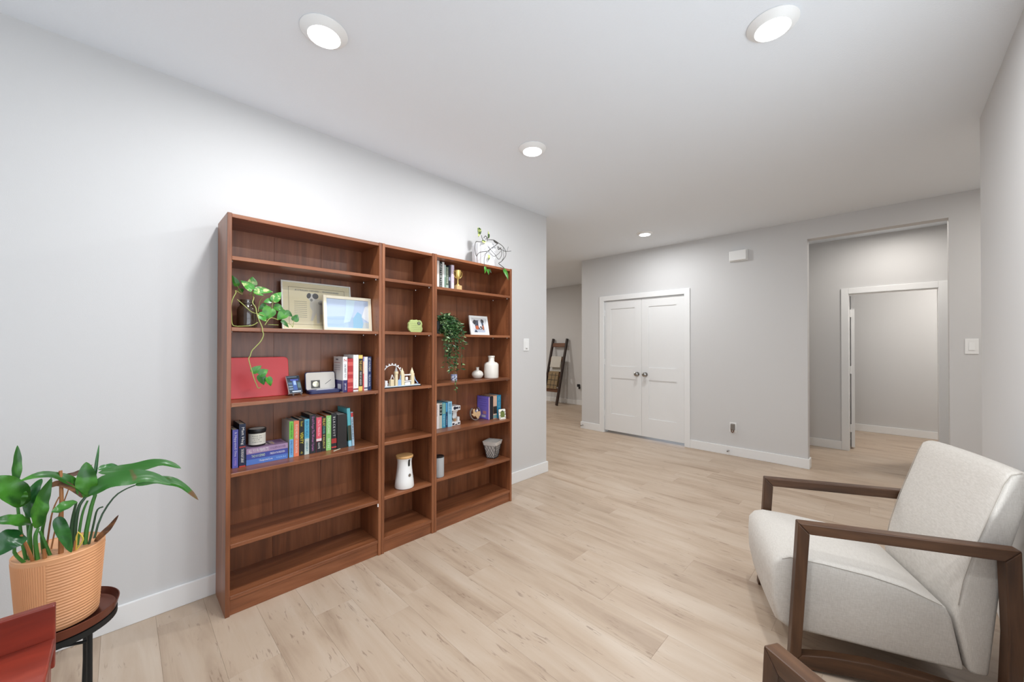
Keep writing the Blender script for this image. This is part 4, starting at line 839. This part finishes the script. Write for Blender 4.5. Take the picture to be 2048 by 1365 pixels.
flat_poly(ell(.018, .070, .009, .008), q - .0010, cm(26, 26, 32), 'dog_nose', pr)
flat_poly(ell(-.016, .094, .005, .004), q - .0010, cm(24, 24, 28), 'dog_eye', pr)
flat_poly(ell(.030, .098, .005, .004), q - .0010, cm(120, 160, 190), 'dog_eye', pr)
# trophy
M_GOLD = mat('gold', rgb(238, 208, 128), 0.32, 0.75)
t = thing('trophy', 'small gold trophy cup on a wooden block', 'trophy', (1.846, 2.415, zA + .0003))
MB().box((-.024, -.020, 0), (.026, .020, .042)).build('block', mat('pale_wood', rgb(206, 172, 120), .5), t, bevel=.0015)
MB().lathe([(.019, .0425), (.017, .047), (.006, .056), (.005, .086), (.010, .094), (.020, .112), (.025, .138), (.027, .160), (.025, .160), (.020, .125)], (0, 0, 0), 28).build('cup', M_GOLD, t, smooth=True)
for s_ in (-1, 1):
    MB().tube([(s_ * .024, 0, .150), (s_ * .038, 0, .152), (s_ * .042, 0, .140), (s_ * .038, 0, .118), (s_ * .026, 0, .104), (s_ * .014, 0, .100)], .0032, 8).build('handle', M_GOLD, t, smooth=True)
# toy coffee machine
t = thing('toy_coffee_machine', 'small white toy coffee machine beside the light blue book', 'toy', (1.868, 2.462, zD3 + .0003))
MB().box((-.042, 0, 0), (.044, .075, .030)).build('base', M_WHITE, t, bevel=.002)
MB().box((-.042, .048, .030), (.044, .075, .120)).build('column', M_WHITE, t, bevel=.002)
MB().box((-.042, 0, .118), (.044, .075, .154)).build('head', M_WHITE, t, bevel=.002)
MB().prism([(-.030, .118), (.030, .118), (.018, .104), (-.018, .104)], 'Y', .010, .040).build('group_head', cm(206, 204, 200), t)
MB().lathe([(.013, 0), (.013, -.001)], (-.012, 0, .137), 16, 'Y').build('gauge', M_BLACK, t)
MB().box((-.025, -.0012, .129), (.022, -.0002, .146)).build('display', cm(40, 42, 58), t)
MB().box((.027, -.0012, .130), (.038, -.0002, .146)).build('button_panel', cm(70, 70, 78), t)
MB().tube([(-.026, .012, .100), (-.034, .010, .070), (-.026, .010, .044)], .004, 8).build('steam_wand', cm(60, 58, 58), t, smooth=True)
MB().lathe([(.010, .0303), (.012, .050), (.011, .050)], (.002, .020, 0), 16).build('cup', cm(196, 150, 108), t, smooth=True)
MB().box((.020, .006, .0303), (.040, .030, .062)).build('milk_jug', cm(236, 236, 234), t, bevel=.002)
MB().box((-.036, -.0012, .006), (-.016, -.0002, .020)).box((.018, -.0012, .008), (.036, -.0002, .020)).box((-.010, -.0012, .004), (.012, -.0002, .010)).build('dark_print', cm(40, 42, 58), t)
# round ornament with a wooden state outline
t = thing('round_ornament', 'horseshoe shaped ornament holding a wooden map cut-out', 'ornament', (2.108, 2.500, zD3 + .0003), (math.radians(-6), 0, 0))
ring = MB(); R0 = .058; n_ = 34; zc_ = .060
for i in range(n_):
    a0 = math.radians(125 + 290 * i / n_); a1 = math.radians(125 + 290 * (i + 1) / n_)
    ring.prism([(R0 * math.cos(a0) * .88, zc_ + R0 * .88 * math.sin(a0)), (R0 * math.cos(a0), zc_ + R0 * math.sin(a0)), (R0 * math.cos(a1), zc_ + R0 * math.sin(a1)), (R0 * math.cos(a1) * .88, zc_ + R0 * .88 * math.sin(a1))], 'Y', 0, .012)
ring.build('ring', mat('dark_pewter', rgb(168, 166, 162), .3, .7), t)
tx = [(-.030, .098), (-.010, .098), (-.010, .080), (.010, .078), (.030, .072), (.044, .072), (.050, .055), (.046, .040), (.030, .030), (.022, .012), (.010, .014), (.000, .030), (-.012, .040), (-.022, .034), (-.034, .044), (-.050, .060), (-.030, .060)]
tm = MB().prism(tx, 'Y', -.007, -.0005).build('map_cut_out', mat('pale_map_wood', rgb(226, 188, 140), .5), t)
MB().prism([(.000, .076), (.010, .100), (.022, .078)], 'Y', -.010, -.0072).build('white_peak', M_WHITE, tm)
flat_poly([(-.014, .078), (.004, .066), (.014, .080), (-.004, .088)], -.0073, cm(110, 116, 150), 'blue_patch', tm)
# white tile with a green motif
t = thing('printed_tile', 'white tile with a green print at the right end of the fourth row', 'tile', (2.306, 2.378, zD3 + .0003), (math.radians(-8), 0, math.radians(-6)))
ti = MB().prism(rrect(-.035, .035, 0, .086, .008), 'Y', 0, .010).build('tile', mat('tile_white', rgb(236, 234, 222), .3), t, bevel=.001)
flat_poly([(-.020, .016), (.020, .016), (.024, .040), (.018, .068), (-.018, .068), (-.024, .040)], -.0002, cm(106, 118, 58), 'green_motif', ti)
flat_poly([(-.010, .064), (.010, .064), (.008, .074), (-.008, .074)], -.0005, cm(50, 58, 34), 'dark_motif', ti)
for x_, z_ in ((-.028, .014), (.028, .014), (-.028, .030), (.027, .060), (-.027, .058), (.029, .040)):
    flat_poly(ell(x_, z_, .004, .006, 8), -.0004, cm(70, 72, 54), 'dot_motif', ti)
# grey speaker
t = thing('smart_speaker', 'grey cylindrical speaker with a black top', 'speaker', (1.655, 2.392, zE3 + .0003))
MB().lathe([(.037, 0), (.040, .003), (.040, .140), (.0385, .144)], (0, 0, 0), 36).build('body', mat('grey_mesh', rgb(168, 168, 168), .6, bump=(900, .5)), t, smooth=True)
MB().lathe([(.0385, .144), (.040, .146), (.040, .151), (.037, .153), (.034, .150), (.001, .150)], (0, 0, 0), 36).build('top_cap', M_BLACK, t, smooth=True)
# wire basket with a cloth liner
t = thing('wire_basket', 'small tapered wire basket with a white cloth liner', 'basket', (2.262, 2.462, zE3 + .0003), (0, 0, math.radians(22)))
def frus(h0, h1, s0, s1, mb):
    vs = [(-s0, -s0, h0), (s0, -s0, h0), (s0, s0, h0), (-s0, s0, h0), (-s1, -s1, h1), (s1, -s1, h1), (s1, s1, h1), (-s1, s1, h1)]
    return mb.add(vs, [(3, 2, 1, 0), (0, 1, 5, 4), (1, 2, 6, 5), (2, 3, 7, 6), (3, 0, 4, 7)])
M_LINEN = mat('white_linen', rgb(212, 206, 198), .9, spec=.1, bump=(150, .6))
frus(.006, .140, .035, .058, MB()).build('liner', M_LINEN, t)
cu_ = MB()
frus(.112, .148, .0580, .0660, cu_)
cu_.add([(-.0660, -.0660, .148), (.0660, -.0660, .148), (.0660, .0660, .148), (-.0660, .0660, .148), (-.056, -.056, .146), (.056, -.056, .146), (.056, .056, .146), (-.056, .056, .146)], [(0, 1, 5, 4), (1, 2, 6, 5), (2, 3, 7, 6), (3, 0, 4, 7)])
cu_.build('folded_cuff', M_LINEN, t, bevel=.003)
wi = MB(); e_ = .0012
for (ax, ay), (bx, by) in (((-1, -1), (1, -1)), ((1, -1), (1, 1)), ((1, 1), (-1, 1)), ((-1, 1), (-1, -1))):
    s0, s1 = .0365, .0590
    def pt(u, v):
        s = s0 + (s1 - s0) * v; return ((ax + (bx - ax) * u) * s, (ay + (by - ay) * u) * s, .004 + .120 * v)
    wi.tube([pt(0, 0), pt(1, 0)], .0018, 5); wi.tube([pt(0, 0), pt(0, 1)], .0018, 5); wi.tube([pt(0, 1), pt(1, 1)], .0018, 5)
    for i in range(-3, 5):
        for sg in (1, -1):
            u0 = i / 4.0 if sg > 0 else 1 - i / 4.0
            pts = [(u0 + sg * .75 * k / 6.0, k / 6.0) for k in range(7)]
            pts = [p_ for p_ in pts if 0 <= p_[0] <= 1]
            if len(pts) > 1: wi.tube([pt(*pts[0]), pt(*pts[-1])], e_, 4)
wi.build('wire_frame', mat('dark_wire', rgb(60, 60, 62), .4, .6), t)

# ------------------------------------------------------------------ plants
def leaf_mat(name, a, b, scale, rough=0.35, thr=(0.45, 0.6)):
    m = bpy.data.materials.new(name); m.use_nodes = True
    nt = m.node_tree; p = nt.nodes['Principled BSDF']; N = nt.nodes.new; L = nt.links.new
    p.inputs['Roughness'].default_value = rough
    tc = N('ShaderNodeTexCoord'); oi = N('ShaderNodeObjectInfo')
    ad = N('ShaderNodeVectorMath'); ad.operation = 'ADD'; sc = N('ShaderNodeVectorMath'); sc.operation = 'SCALE'; sc.inputs[0].default_value = (9, 7, 5)
    L(oi.outputs['Random'], sc.inputs['Scale']); L(tc.outputs['Object'], ad.inputs[0]); L(sc.outputs[0], ad.inputs[1])
    n = N('ShaderNodeTexNoise'); n.inputs['Scale'].default_value = scale; n.inputs['Detail'].default_value = 4; n.inputs['Distortion'].default_value = 1.0
    L(ad.outputs[0], n.inputs['Vector'])
    r = N('ShaderNodeValToRGB'); e = r.color_ramp.elements
    e[0].position = thr[0]; e[0].color = a; e[1].position = thr[1]; e[1].color = b
    L(n.outputs['Fac'], r.inputs[0]); L(r.outputs[0], p.inputs['Base Color'])
    return m
M_LILY = [leaf_mat('lily_green', rgb(34, 86, 24), rgb(64, 126, 36), 12, .36), leaf_mat('dried_leaf', rgb(84, 54, 36), rgb(140, 92, 54), 20, .6),
          leaf_mat('lily_dark_edge', rgb(44, 100, 30), rgb(104, 72, 40), 9, .33, (.60, .68)), leaf_mat('lily_deep_green', rgb(26, 78, 32), rgb(48, 108, 44), 12, .3)]
M_STEM = [mat('lily_stem', rgb(66, 124, 50), .45), mat('dry_stem', rgb(158, 104, 58), .6), mat('dark_stem', rgb(44, 74, 44), .5), mat('yellow_stem', rgb(214, 190, 80), .5)]
def spline(pts, n):
    P = [Vector(p) for p in pts]; out = []
    if len(P) == 2: P = [P[0], (P[0] + P[1]) / 2, P[1]]
    m = len(P) - 1
    for i in range(n + 1):
        u = i / n * m; k = min(int(u), m - 1); f = u - k
        p0, p1, p2, p3 = P[max(k - 1, 0)], P[k], P[k + 1], P[min(k + 2, m)]
        out.append(0.5 * ((2 * p1) + (p2 - p0) * f + (2 * p0 - 5 * p1 + 4 * p2 - p3) * f * f + (3 * p1 - p0 - 3 * p2 + p3) * f ** 3))
    return out
def blade(pts, w, nrm, org, n=12, fold=0.30, wave=0.13, kind='lance'):
    """curved leaf blade: midrib along pts, folded along it, wavy edge"""
    C = spline(pts, n); mb = MB(); nrm = Vector(nrm)
    for i, c in enumerate(C):
        t = (C[min(i + 1, n)] - C[max(i - 1, 0)]).normalized()
        lat = t.cross(nrm)
        lat = lat.normalized() if lat.length > 1e-4 else t.orthogonal().normalized()
        nn = lat.cross(t).normalized()
        if nn.dot(nrm) < 0: nn = -nn
        u = i / n
        if kind == 'lance': hw = w / 2 * max(0.02, (u ** 0.6) * ((1 - u) ** 0.85) * 1.78)
        else: hw = w / 2 * (max(0.0, math.sin(math.pi * (0.12 + 0.88 * u) ** 0.62)) ** 0.75 if u < 1 else 0.02)
        for k in (-1, -.5, 0, .5, 1):
            z = fold * abs(k) * hw + wave * hw * math.sin(u * 17 + k * 2.0) * abs(k)
            mb.v.append(tuple(c + lat * (k * hw) + nn * z - Vector(org)))
    for i in range(n):
        for k in range(4):
            a = i * 5 + k; mb.f.append((a, a + 1, a + 6, a + 5))
    return mb

PX, PY, PZ = -0.135, 1.900, 0.474
M_POT = mat('terracotta_plastic', rgb(222, 162, 116), .5)
M_TRAY = mat('copper_tray', rgb(122, 72, 56), .32, .7)
M_IRON = mat('black_iron', rgb(30, 32, 32), .5, .3)
st = thing('plant_stand', 'round copper tray plant stand on thin black metal legs', 'plant stand', (PX, PY, 0))
MB().lathe([(.002, .466), (.118, .466), (.126, .470), (.131, .486), (.1325, .492), (.135, .491), (.133, .482), (.128, .462), (.118, .459), (.002, .459)], (0, 0, 0), 56).build('tray', M_TRAY, st, smooth=True)
MB().lathe([(.116, .440), (.130, .440), (.130, .4585), (.116, .4585)], (0, 0, 0), 48, closed=True).build('ring', M_IRON, st, smooth=True)
for k_ in range(3):
    a = math.radians(-55 + 120 * k_)
    MB().tube([(.120 * math.cos(a), .120 * math.sin(a), .445), (.122 * math.cos(a), .122 * math.sin(a), .25), (.110 * math.cos(a), .110 * math.sin(a), .0)], .0065, 10).build('leg', M_IRON, st, smooth=True)
    a2 = a + math.radians(120)
    MB().tube([(.118 * math.cos(a), .118 * math.sin(a), .415), (.118 * math.cos(a2), .118 * math.sin(a2), .415)], .0045, 8).build('brace', M_IRON, st, smooth=True)
lily = thing('potted_peace_lily', 'large leafy green plant in a ribbed terracotta pot at the lower left', 'potted plant', (PX, PY, PZ))
pm = MB(); SEG, RNG = 220, 92
ORG = (PX, PY, PZ)
for j in range(RNG + 1):
    z = .226 * j / RNG
    for i in range(SEG):
        a = 2 * math.pi * i / SEG
        r = .086 + .014 * (z / .226)
        rel = (math.degrees(a) + 360) % 360
        if .008 < z < .216:
            r += .0010 * math.cos(110 * a) if 150 < rel < 258 else .0011 * math.cos(2 * math.pi * z / .0092)
        pm.v.append((r * math.cos(a), r * math.sin(a), z))
for j in range(RNG):
    for i in range(SEG):
        i2 = (i + 1) % SEG; pm.f.append((j * SEG + i, j * SEG + i2, (j + 1) * SEG + i2, (j + 1) * SEG + i))
base_i = RNG * SEG
pm.lathe([(.100, .226), (.0975, .228), (.095, .224), (.092, .19), (.001, .19)], (0, 0, 0), 60)
pm.lathe([(.086, 0), (.001, .0005)], (0, 0, 0), 60)
pm.build('pot', M_POT, lily, smooth=True)
MB().lathe([(.093, .1905), (.090, .202), (.050, .207), (.001, .205)], (0, 0, 0), 40).build('soil', mat('potting_soil', rgb(52, 40, 32), .95, bump=(120, 1.0), vary=(90, .4)), lily, smooth=True)
for pts, w, kd, nrm in LILY_LEAVES:
    blade(pts, w * 1.32, nrm, ORG, 16).build('leaf', M_LILY[kd], lily, smooth=True)
for pts, r_, kd in LILY_STEMS:
    P_ = [Vector(p) - Vector(ORG) for p in pts]
    b0 = P_[0]; rr = math.hypot(b0.x, b0.y)
    if rr > .07: b0.x *= .07 / rr; b0.y *= .07 / rr
    b0.z = .198
    C_ = spline(P_, 10)
    MB().tube(C_, r_, 7, [1.15 - .4 * i / 10 for i in range(11)]).build('stem', M_STEM[kd], lily, smooth=True)

# pothos in a dark glass jar
M_POTH = [leaf_mat('pothos_green', rgb(46, 112, 30), rgb(78, 146, 44), 20, .3), leaf_mat('pothos_variegated', rgb(66, 142, 46), rgb(222, 226, 160), 26, .3, (.52, .66)), leaf_mat('pothos_dark', rgb(40, 92, 36), rgb(62, 122, 48), 20, .3)]
M_VINE = mat('pothos_vine', rgb(160, 168, 92), .5)
JX, JY = .466, 2.438
po = thing('pothos_in_jar', 'trailing green vine plant in a dark glass jar on the second shelf', 'potted plant', (JX, JY, zB + .0003))
M_JAR = mat('amber_glass', rgb(58, 44, 34), .08, spec=.6, coat=.5)
MB().lathe([(.036, 0), (.043, .004), (.0455, .012), (.0455, .094), (.042, .108), (.034, .118), (.032, .124), (.033, .128), (.036, .130), (.036, .140), (.033, .142), (.033, .150), (.030, .150), (.029, .12)], (0, 0, 0), 36).build('jar', M_JAR, po, smooth=True)
ORG = (JX, JY, zB + .0003)
def heart(b, tp, w, nrm, org, fold=.22, n=9):
    b, tp, nrm = Vector(b), Vector(tp), Vector(nrm)
    ax = tp - b; L_ = ax.length; ax.normalize()
    lat = ax.cross(nrm).normalized(); nn = lat.cross(ax).normalized()
    if nn.dot(nrm) < 0: nn = -nn
    prof = [(-.10, .34), (-.06, .66), (.04, .90), (.18, 1.0), (.36, .96), (.55, .78), (.74, .50), (.90, .20), (1.0, .01)]
    mb = MB()
    for i, (u, f) in enumerate(prof):
        for k in (-1, -.5, 0, .5, 1):
            uu = u if k else max(u, 0.0)
            z = fold * abs(k) * f * w * .5 - .10 * L_ * (u - .3) ** 2 * 2
            mb.v.append(tuple(b + ax * (uu * L_) + lat * (k * f * w / 2) + nn * z - Vector(org)))
    for i in range(len(prof) - 1):
        for k in range(4):
            a = i * 5 + k; mb.f.append((a, a + 1, a + 6, a + 5))
    return mb
for b, tp, w, kd, nrm in POTHOS_LEAVES:
    heart(b, tp, w, nrm, ORG).build('leaf', M_POTH[kd], po, smooth=True)
for pts, r_ in POTHOS_VINES:
    n_ = max(8, 3 * len(pts))
    MB().tube(spline([Vector(p) - Vector(ORG) for p in pts], n_), r_ * .8, 6).build('vine', M_VINE, po, smooth=True)

# swiss cheese vine in a white fluted pot on top of the bookcase
MPX, MPY = 2.172, 2.478
sw = thing('potted_swiss_cheese_vine', 'straggly vine plant in a white fluted pot on top of the bookcase', 'potted plant', (MPX, MPY, BTOP + .0003))
fp = MB(); SEG = 120
prof = [(.092, 0), (.098, .006), (.100, .10), (.100, .192), (.097, .198), (.092, .198), (.090, .16), (.001, .16)]
for r, z in prof:
    for i in range(SEG):
        a = 2 * math.pi * i / SEG
        rr = r - (.006 * abs(math.sin(10 * a)) ** .6 if r > .0935 else 0)
        fp.v.append((rr * math.cos(a), rr * math.sin(a), z))
for j in range(len(prof) - 1):
    for i in range(SEG):
        i2 = (i + 1) % SEG; fp.f.append((j * SEG + i, j * SEG + i2, (j + 1) * SEG + i2, (j + 1) * SEG + i))
fp.f.append(tuple(range(SEG))[::-1])
fp.build('pot', mat('pot_white', rgb(218, 218, 220), .4), sw, smooth=True)
MB().lathe([(.0895, .161), (.085, .172), (.001, .176)], (0, 0, 0), 30).build('soil', MATS['potting_soil'], sw, smooth=True)
ORG = (MPX, MPY, BTOP + .0003)
M_SWI = [leaf_mat('swiss_variegated', rgb(44, 72, 30), rgb(206, 214, 130), 45, .35, (.46, .58)), leaf_mat('swiss_green', rgb(48, 112, 34), rgb(84, 150, 50), 30, .33), leaf_mat('swiss_dark', rgb(34, 60, 30), rgb(50, 84, 40), 30, .35)]
for b, tp, w, kd, nrm in SWISS_LEAVES:
    heart(b, tp, w, nrm, ORG).build('leaf', M_SWI[kd], sw, smooth=True)
for pts, r_ in SWISS_VINES:
    MB().tube(spline([Vector(p) - Vector(ORG) for p in pts], max(8, 3 * len(pts))), r_, 6).build('vine', mat('dark_vine', rgb(66, 64, 60), .6), sw, smooth=True)

# hanging leafy plant in the bookcase nearest the hallway
HX, HY = 1.668, 2.430
hp = thing('hanging_plant', 'bushy trailing plant with small dark green leaves spilling over the shelf', 'potted plant', (HX, HY, zB3 + .0003))
MB().lathe([(.034, 0), (.040, .004), (.050, .095), (.047, .097), (.044, .08), (.001, .08)], (0, 0, 0), 28).build('pot', mat('dark_pot', rgb(34, 40, 36), .5), hp, smooth=True)
rn = random.Random(21)
fol = [MB(), MB()]; stems = MB()
def leaflet(mb, c, d, L_, w):
    d = Vector(d).normalized(); lat = d.cross(Vector((rn.uniform(-1, 1), rn.uniform(-1, 1), rn.uniform(-1, 1))))
    if lat.length < 1e-3: return
    lat.normalize(); nn = lat.cross(d); c = Vector(c)
    p0, p1, p2, p3, pm_ = c, c + d * L_ * .45 + lat * w / 2 + nn * w * .2, c + d * L_, c + d * L_ * .45 - lat * w / 2 + nn * w * .2, c + d * L_ * .5
    mb.add([p0, p1, p2, p3, pm_], [(0, 1, 4), (1, 2, 4), (2, 3, 4), (3, 0, 4)])
for s_ in range(34):
    ang = rn.uniform(-2.6, .35); out_ = rn.uniform(.035, .155)
    top = rn.uniform(.10, .150)
    drop = rn.choice((.02, .06, .12, .18, .24, .30, .34)) if s_ > 4 else .36
    ex, ey = out_ * math.cos(ang), out_ * math.sin(ang)
    if drop > .10:
        ey = min(ey, -.106 - rn.uniform(0, .03))     # strands that hang pass in front of the shelf edge
        ex = rn.uniform(-.02, .125)
    ex = max(ex, -.045); ey = max(ey, -.150)
    pts = [(0, 0, .085), (ex * .45, ey * .45, top), (ex * .9, ey * .85, top - .045), (ex, ey, .02), (ex + rn.uniform(-.01, .02), ey, .10 - drop)]
    C_ = spline(pts, 22)
    stems.tube(C_, .0013, 4)
    for i in range(3, 23):
        for _ in range(2):
            d = Vector((rn.uniform(-1, 1.2), rn.uniform(-1.2, .3), rn.uniform(-1.0, .35)))
            if C_[i].x + d.normalized().x * .03 < -.048: d.x = abs(d.x)
            leaflet(fol[rn.random() < .3], C_[i], d, rn.uniform(.022, .040), rn.uniform(.010, .017))
# one thin strand that reaches two shelves down
C_ = spline([(.03, -.05, .12), (.065, -.112, .03), (.075, -.118, -.12), (.070, -.115, -.26), (.082, -.112, -.36), (.095, -.110, -.425)], 26)
stems.tube(C_, .0014, 4)
for i in range(2, 27):
    for _ in range(2 if i < 20 else 1): leaflet(fol[i % 2], C_[i], (rn.uniform(-1, 1), rn.uniform(-1, .2), rn.uniform(-1, .1)), .024, .012)
stems.build('stem', mat('fine_stem', rgb(70, 84, 48), .6), hp)
for mb_, m_ in zip(fol, (leaf_mat('small_leaf_dark', rgb(34, 66, 34), rgb(58, 98, 48), 30, .4), leaf_mat('small_leaf_pale', rgb(88, 126, 70), rgb(158, 180, 128), 30, .35))):
    mb_.build('foliage', m_, hp)['kind'] = 'stuff'

# ------------------------------------------------------------------ armchairs
M_FAB = bpy.data.materials.new('cream_linen'); M_FAB.use_nodes = True
nt = M_FAB.node_tree; p = nt.nodes['Principled BSDF']; N = nt.nodes.new; Lk = nt.links.new
p.inputs['Roughness'].default_value = .9; p.inputs['Specular IOR Level'].default_value = .15; p.inputs['Sheen Weight'].default_value = .15
tc = N('ShaderNodeTexCoord'); tot = None
for sx in ((620, 60, 60), (60, 620, 620)):
    mp = N('ShaderNodeMapping'); mp.inputs['Scale'].default_value = sx; Lk(tc.outputs['Object'], mp.inputs[0])
    n = N('ShaderNodeTexNoise'); n.inputs['Scale'].default_value = 1; n.inputs['Detail'].default_value = 3; Lk(mp.outputs[0], n.inputs['Vector'])
    if tot is None: tot = n.outputs['Fac']
    else:
        ad = N('ShaderNodeMath'); ad.operation = 'ADD'; Lk(tot, ad.inputs[0]); Lk(n.outputs['Fac'], ad.inputs[1]); tot = ad.outputs[0]
r = N('ShaderNodeValToRGB'); r.color_ramp.elements[0].position = .35; r.color_ramp.elements[1].position = .65
r.color_ramp.elements[0].color = rgb(190, 183, 174); r.color_ramp.elements[1].color = rgb(210, 204, 196)
hv = N('ShaderNodeMath'); hv.operation = 'MULTIPLY'; hv.inputs[1].default_value = .5
Lk(tot, hv.inputs[0]); Lk(hv.outputs[0], r.inputs[0]); Lk(r.outputs[0], p.inputs['Base Color'])
b = N('ShaderNodeBump'); b.inputs['Strength'].default_value = .25; b.inputs['Distance'].default_value = .001
Lk(hv.outputs[0], b.inputs['Height']); Lk(b.outputs['Normal'], p.inputs['Normal'])
M_FRZ = wood('chair_walnut_upright', 'Z', [rgb(48, 32, 21), rgb(76, 51, 34), rgb(102, 71, 48)], 1.6, .42, .4, 12)

M_SEAM = mat('seam_thread', rgb(168, 160, 150), .9)
def cushion(profile, y0, y1, bevel, seg, crown=0.0):
    """side profile pushed across the chair, closed with rounded edges and a slight crown"""
    n = len(profile); mb = MB(); K = 10
    for j in range(K + 1):
        y = y0 + (y1 - y0) * j / K; c = math.sin(math.pi * j / K) ** .6 * crown
        for (s, z, nx, nz) in profile: mb.v.append((s + nx * c, y, z + nz * c))
    for j in range(K):
        for i in range(n):
            i2 = (i + 1) % n; mb.f.append((j * n + i, j * n + i2, (j + 1) * n + i2, (j + 1) * n + i))
    mb.f.append(tuple(range(n))[::-1]); mb.f.append(tuple(range(K * n, (K + 1) * n)))
    return mb
def armchair(label, loc, rz):
    t = thing('armchair', label, 'armchair', loc, (0, 0, rz), 'cream armchairs with dark wooden arms')
    S0 = .31
    # open wooden side loops, mitred bars
    for y0, y1 in ((.272, .317), (-.317, -.272)):
        o_ = [(.004, .606), (-.655, .618), (-.662, .30), (-.650, 0), (.038, 0)]
        i_ = [(-.036, .563), (-.612, .573), (-.620, .30), (-.610, .052), (-.004, .056)]
        def bar(name, a, b, m):
            MB().prism([(o_[a][0] + S0, o_[a][1]), (o_[b][0] + S0, o_[b][1]), (i_[b][0] + S0, i_[b][1]), (i_[a][0] + S0, i_[a][1])], 'Y', y0, y1).build(name, m, t, bevel=.004, bseg=2)
        bar('armrest', 0, 1, M_FRAME)
        MB().prism([(x + S0, z) for x, z in (o_[1], o_[2], o_[3], i_[3], i_[2], i_[1])], 'Y', y0, y1).build('rear_leg', M_FRZ, t, bevel=.004, bseg=2)
        bar('front_leg', 4, 0, M_FRZ)
        rail = [(.038, 0), (-.10, .012), (-.23, .024), (-.40, .024), (-.54, .012), (-.650, 0), (-.610, .052), (-.52, .072), (-.40, .085), (-.23, .088), (-.10, .076), (-.004, .056)]
        MB().prism([(x + S0, z) for x, z in rail], 'Y', y0, y1).build('bottom_rail', M_FRAME, t, bevel=.004, bseg=2)
    ya_, yb_ = -.262, .262
    for sy in (-1, 1):
        for s_, z in ((-.004, .27), (-.638, .50)):
            MB().box((s_ + S0 - .011, min(sy * .255, sy * .274), z - .02), (s_ + S0 + .011, max(sy * .255, sy * .274), z + .02)).build('spacer', M_FRAME, t)
    seat = [(.030, .124, 0, -.2), (-.25, .116, 0, -.2), (-.535, .108, 0, 0), (-.500, .300, 0, 0), (-.485, .335, 0, .2), (-.36, .392, 0, 1), (-.25, .414, 0, 1), (-.10, .430, 0, 1), (.02, .436, .2, 1), (.060, .424, .6, .6), (.084, .394, 1, 0), (.088, .330, 1, 0), (.086, .240, 1, 0), (.070, .150, .6, 0)]
    cushion([(s_ + S0, z, a, b_) for s_, z, a, b_ in seat], ya_, yb_, .02, 3, .012).build('seat', M_FAB, t, smooth=True, bevel=.016, bseg=3, angle=50)
    back = [(-.545, .107, 0, 0), (-.506, .330, .3, 0), (-.530, .46, 1, 0), (-.566, .60, 1, 0), (-.605, .72, 1, 0), (-.642, .835, .8, .2), (-.656, .872, .5, .8), (-.680, .888, 0, 1), (-.708, .880, -.3, .6), (-.722, .855, -.5, .2), (-.706, .775, 0, 0), (-.664, .600, 0, 0), (-.632, .430, 0, 0), (-.600, .107, 0, 0)]
    cushion([(s_ + S0, z, a, b_) for s_, z, a, b_ in back], ya_ - .001, yb_ + .001, .02, 3, .012).build('backrest', M_FAB, t, smooth=True, bevel=.016, bseg=3, angle=50)
    # fine piped seams along the side of the seat and the back
    for y in (ya_ + .006, yb_ - .006):
        sgn = -1 if y < 0 else 1
        MB().tube([(s_ + S0, y + sgn * .004, z) for s_, z in ((.050, .418), (.02, .431), (-.10, .425), (-.25, .410), (-.36, .388), (-.47, .345))], .0016, 5).build('seam', M_SEAM, t)
        MB().tube([(s_ + S0, y + sgn * .004, z) for s_, z in ((-.515, .36), (-.531, .46), (-.567, .60), (-.606, .72), (-.643, .835), (-.662, .872), (-.69, .883))], .0016, 5).build('seam', M_SEAM, t)
    return t
def chair_place(corner, f, left_side):
    """front corner of one arm (outer face) and facing direction -> chair origin"""
    f = Vector((f[0], f[1], 0)).normalized(); lf = Vector((-f.y, f.x, 0))
    c = Vector((corner[0], corner[1], 0)) - f * .314 + lf * (-.317 if left_side else .317)
    return c, math.atan2(f.y, f.x)
c, rz = chair_place((1.990, 0.275), (-.385, .923), True)
armchair('cream linen armchair with dark wooden arm loops by the right wall', c, rz)
c, rz = chair_place((1.158, 0.203), (.527, .850), False)
armchair('second armchair, only its dark wooden arm corner showing at the bottom edge', c, rz)

# ------------------------------------------------------------------ red side table at the lower left
rt = thing('side_table', 'red stained wooden table with a raised back rail at the lower left corner', 'table', (-.42, 1.17, 0))
MB().box((-.315, -.225, .649), (.315, .212, .671)).build('table_top', M_RED, rt, bevel=.003)
MB().box((-.315, .212, .600), (.315, .232, .746)).build('back_rail', M_RED, rt, bevel=.003)
for sx in (-1, 1):
    MB().box((sx * .300 - .010, -.215, .18), (sx * .300 + .010, .211, .648)).build('side_panel', M_RED, rt, bevel=.002)
    for sy in (-.205, .200):
        MB().box((sx * .290 - .022, sy - .022, 0), (sx * .290 + .022, sy + .022, .180)).build('leg', M_RED, rt, bevel=.002)
MB().box((-.289, -.210, .185), (.289, .205, .203)).build('shelf', M_RED, rt, bevel=.002)
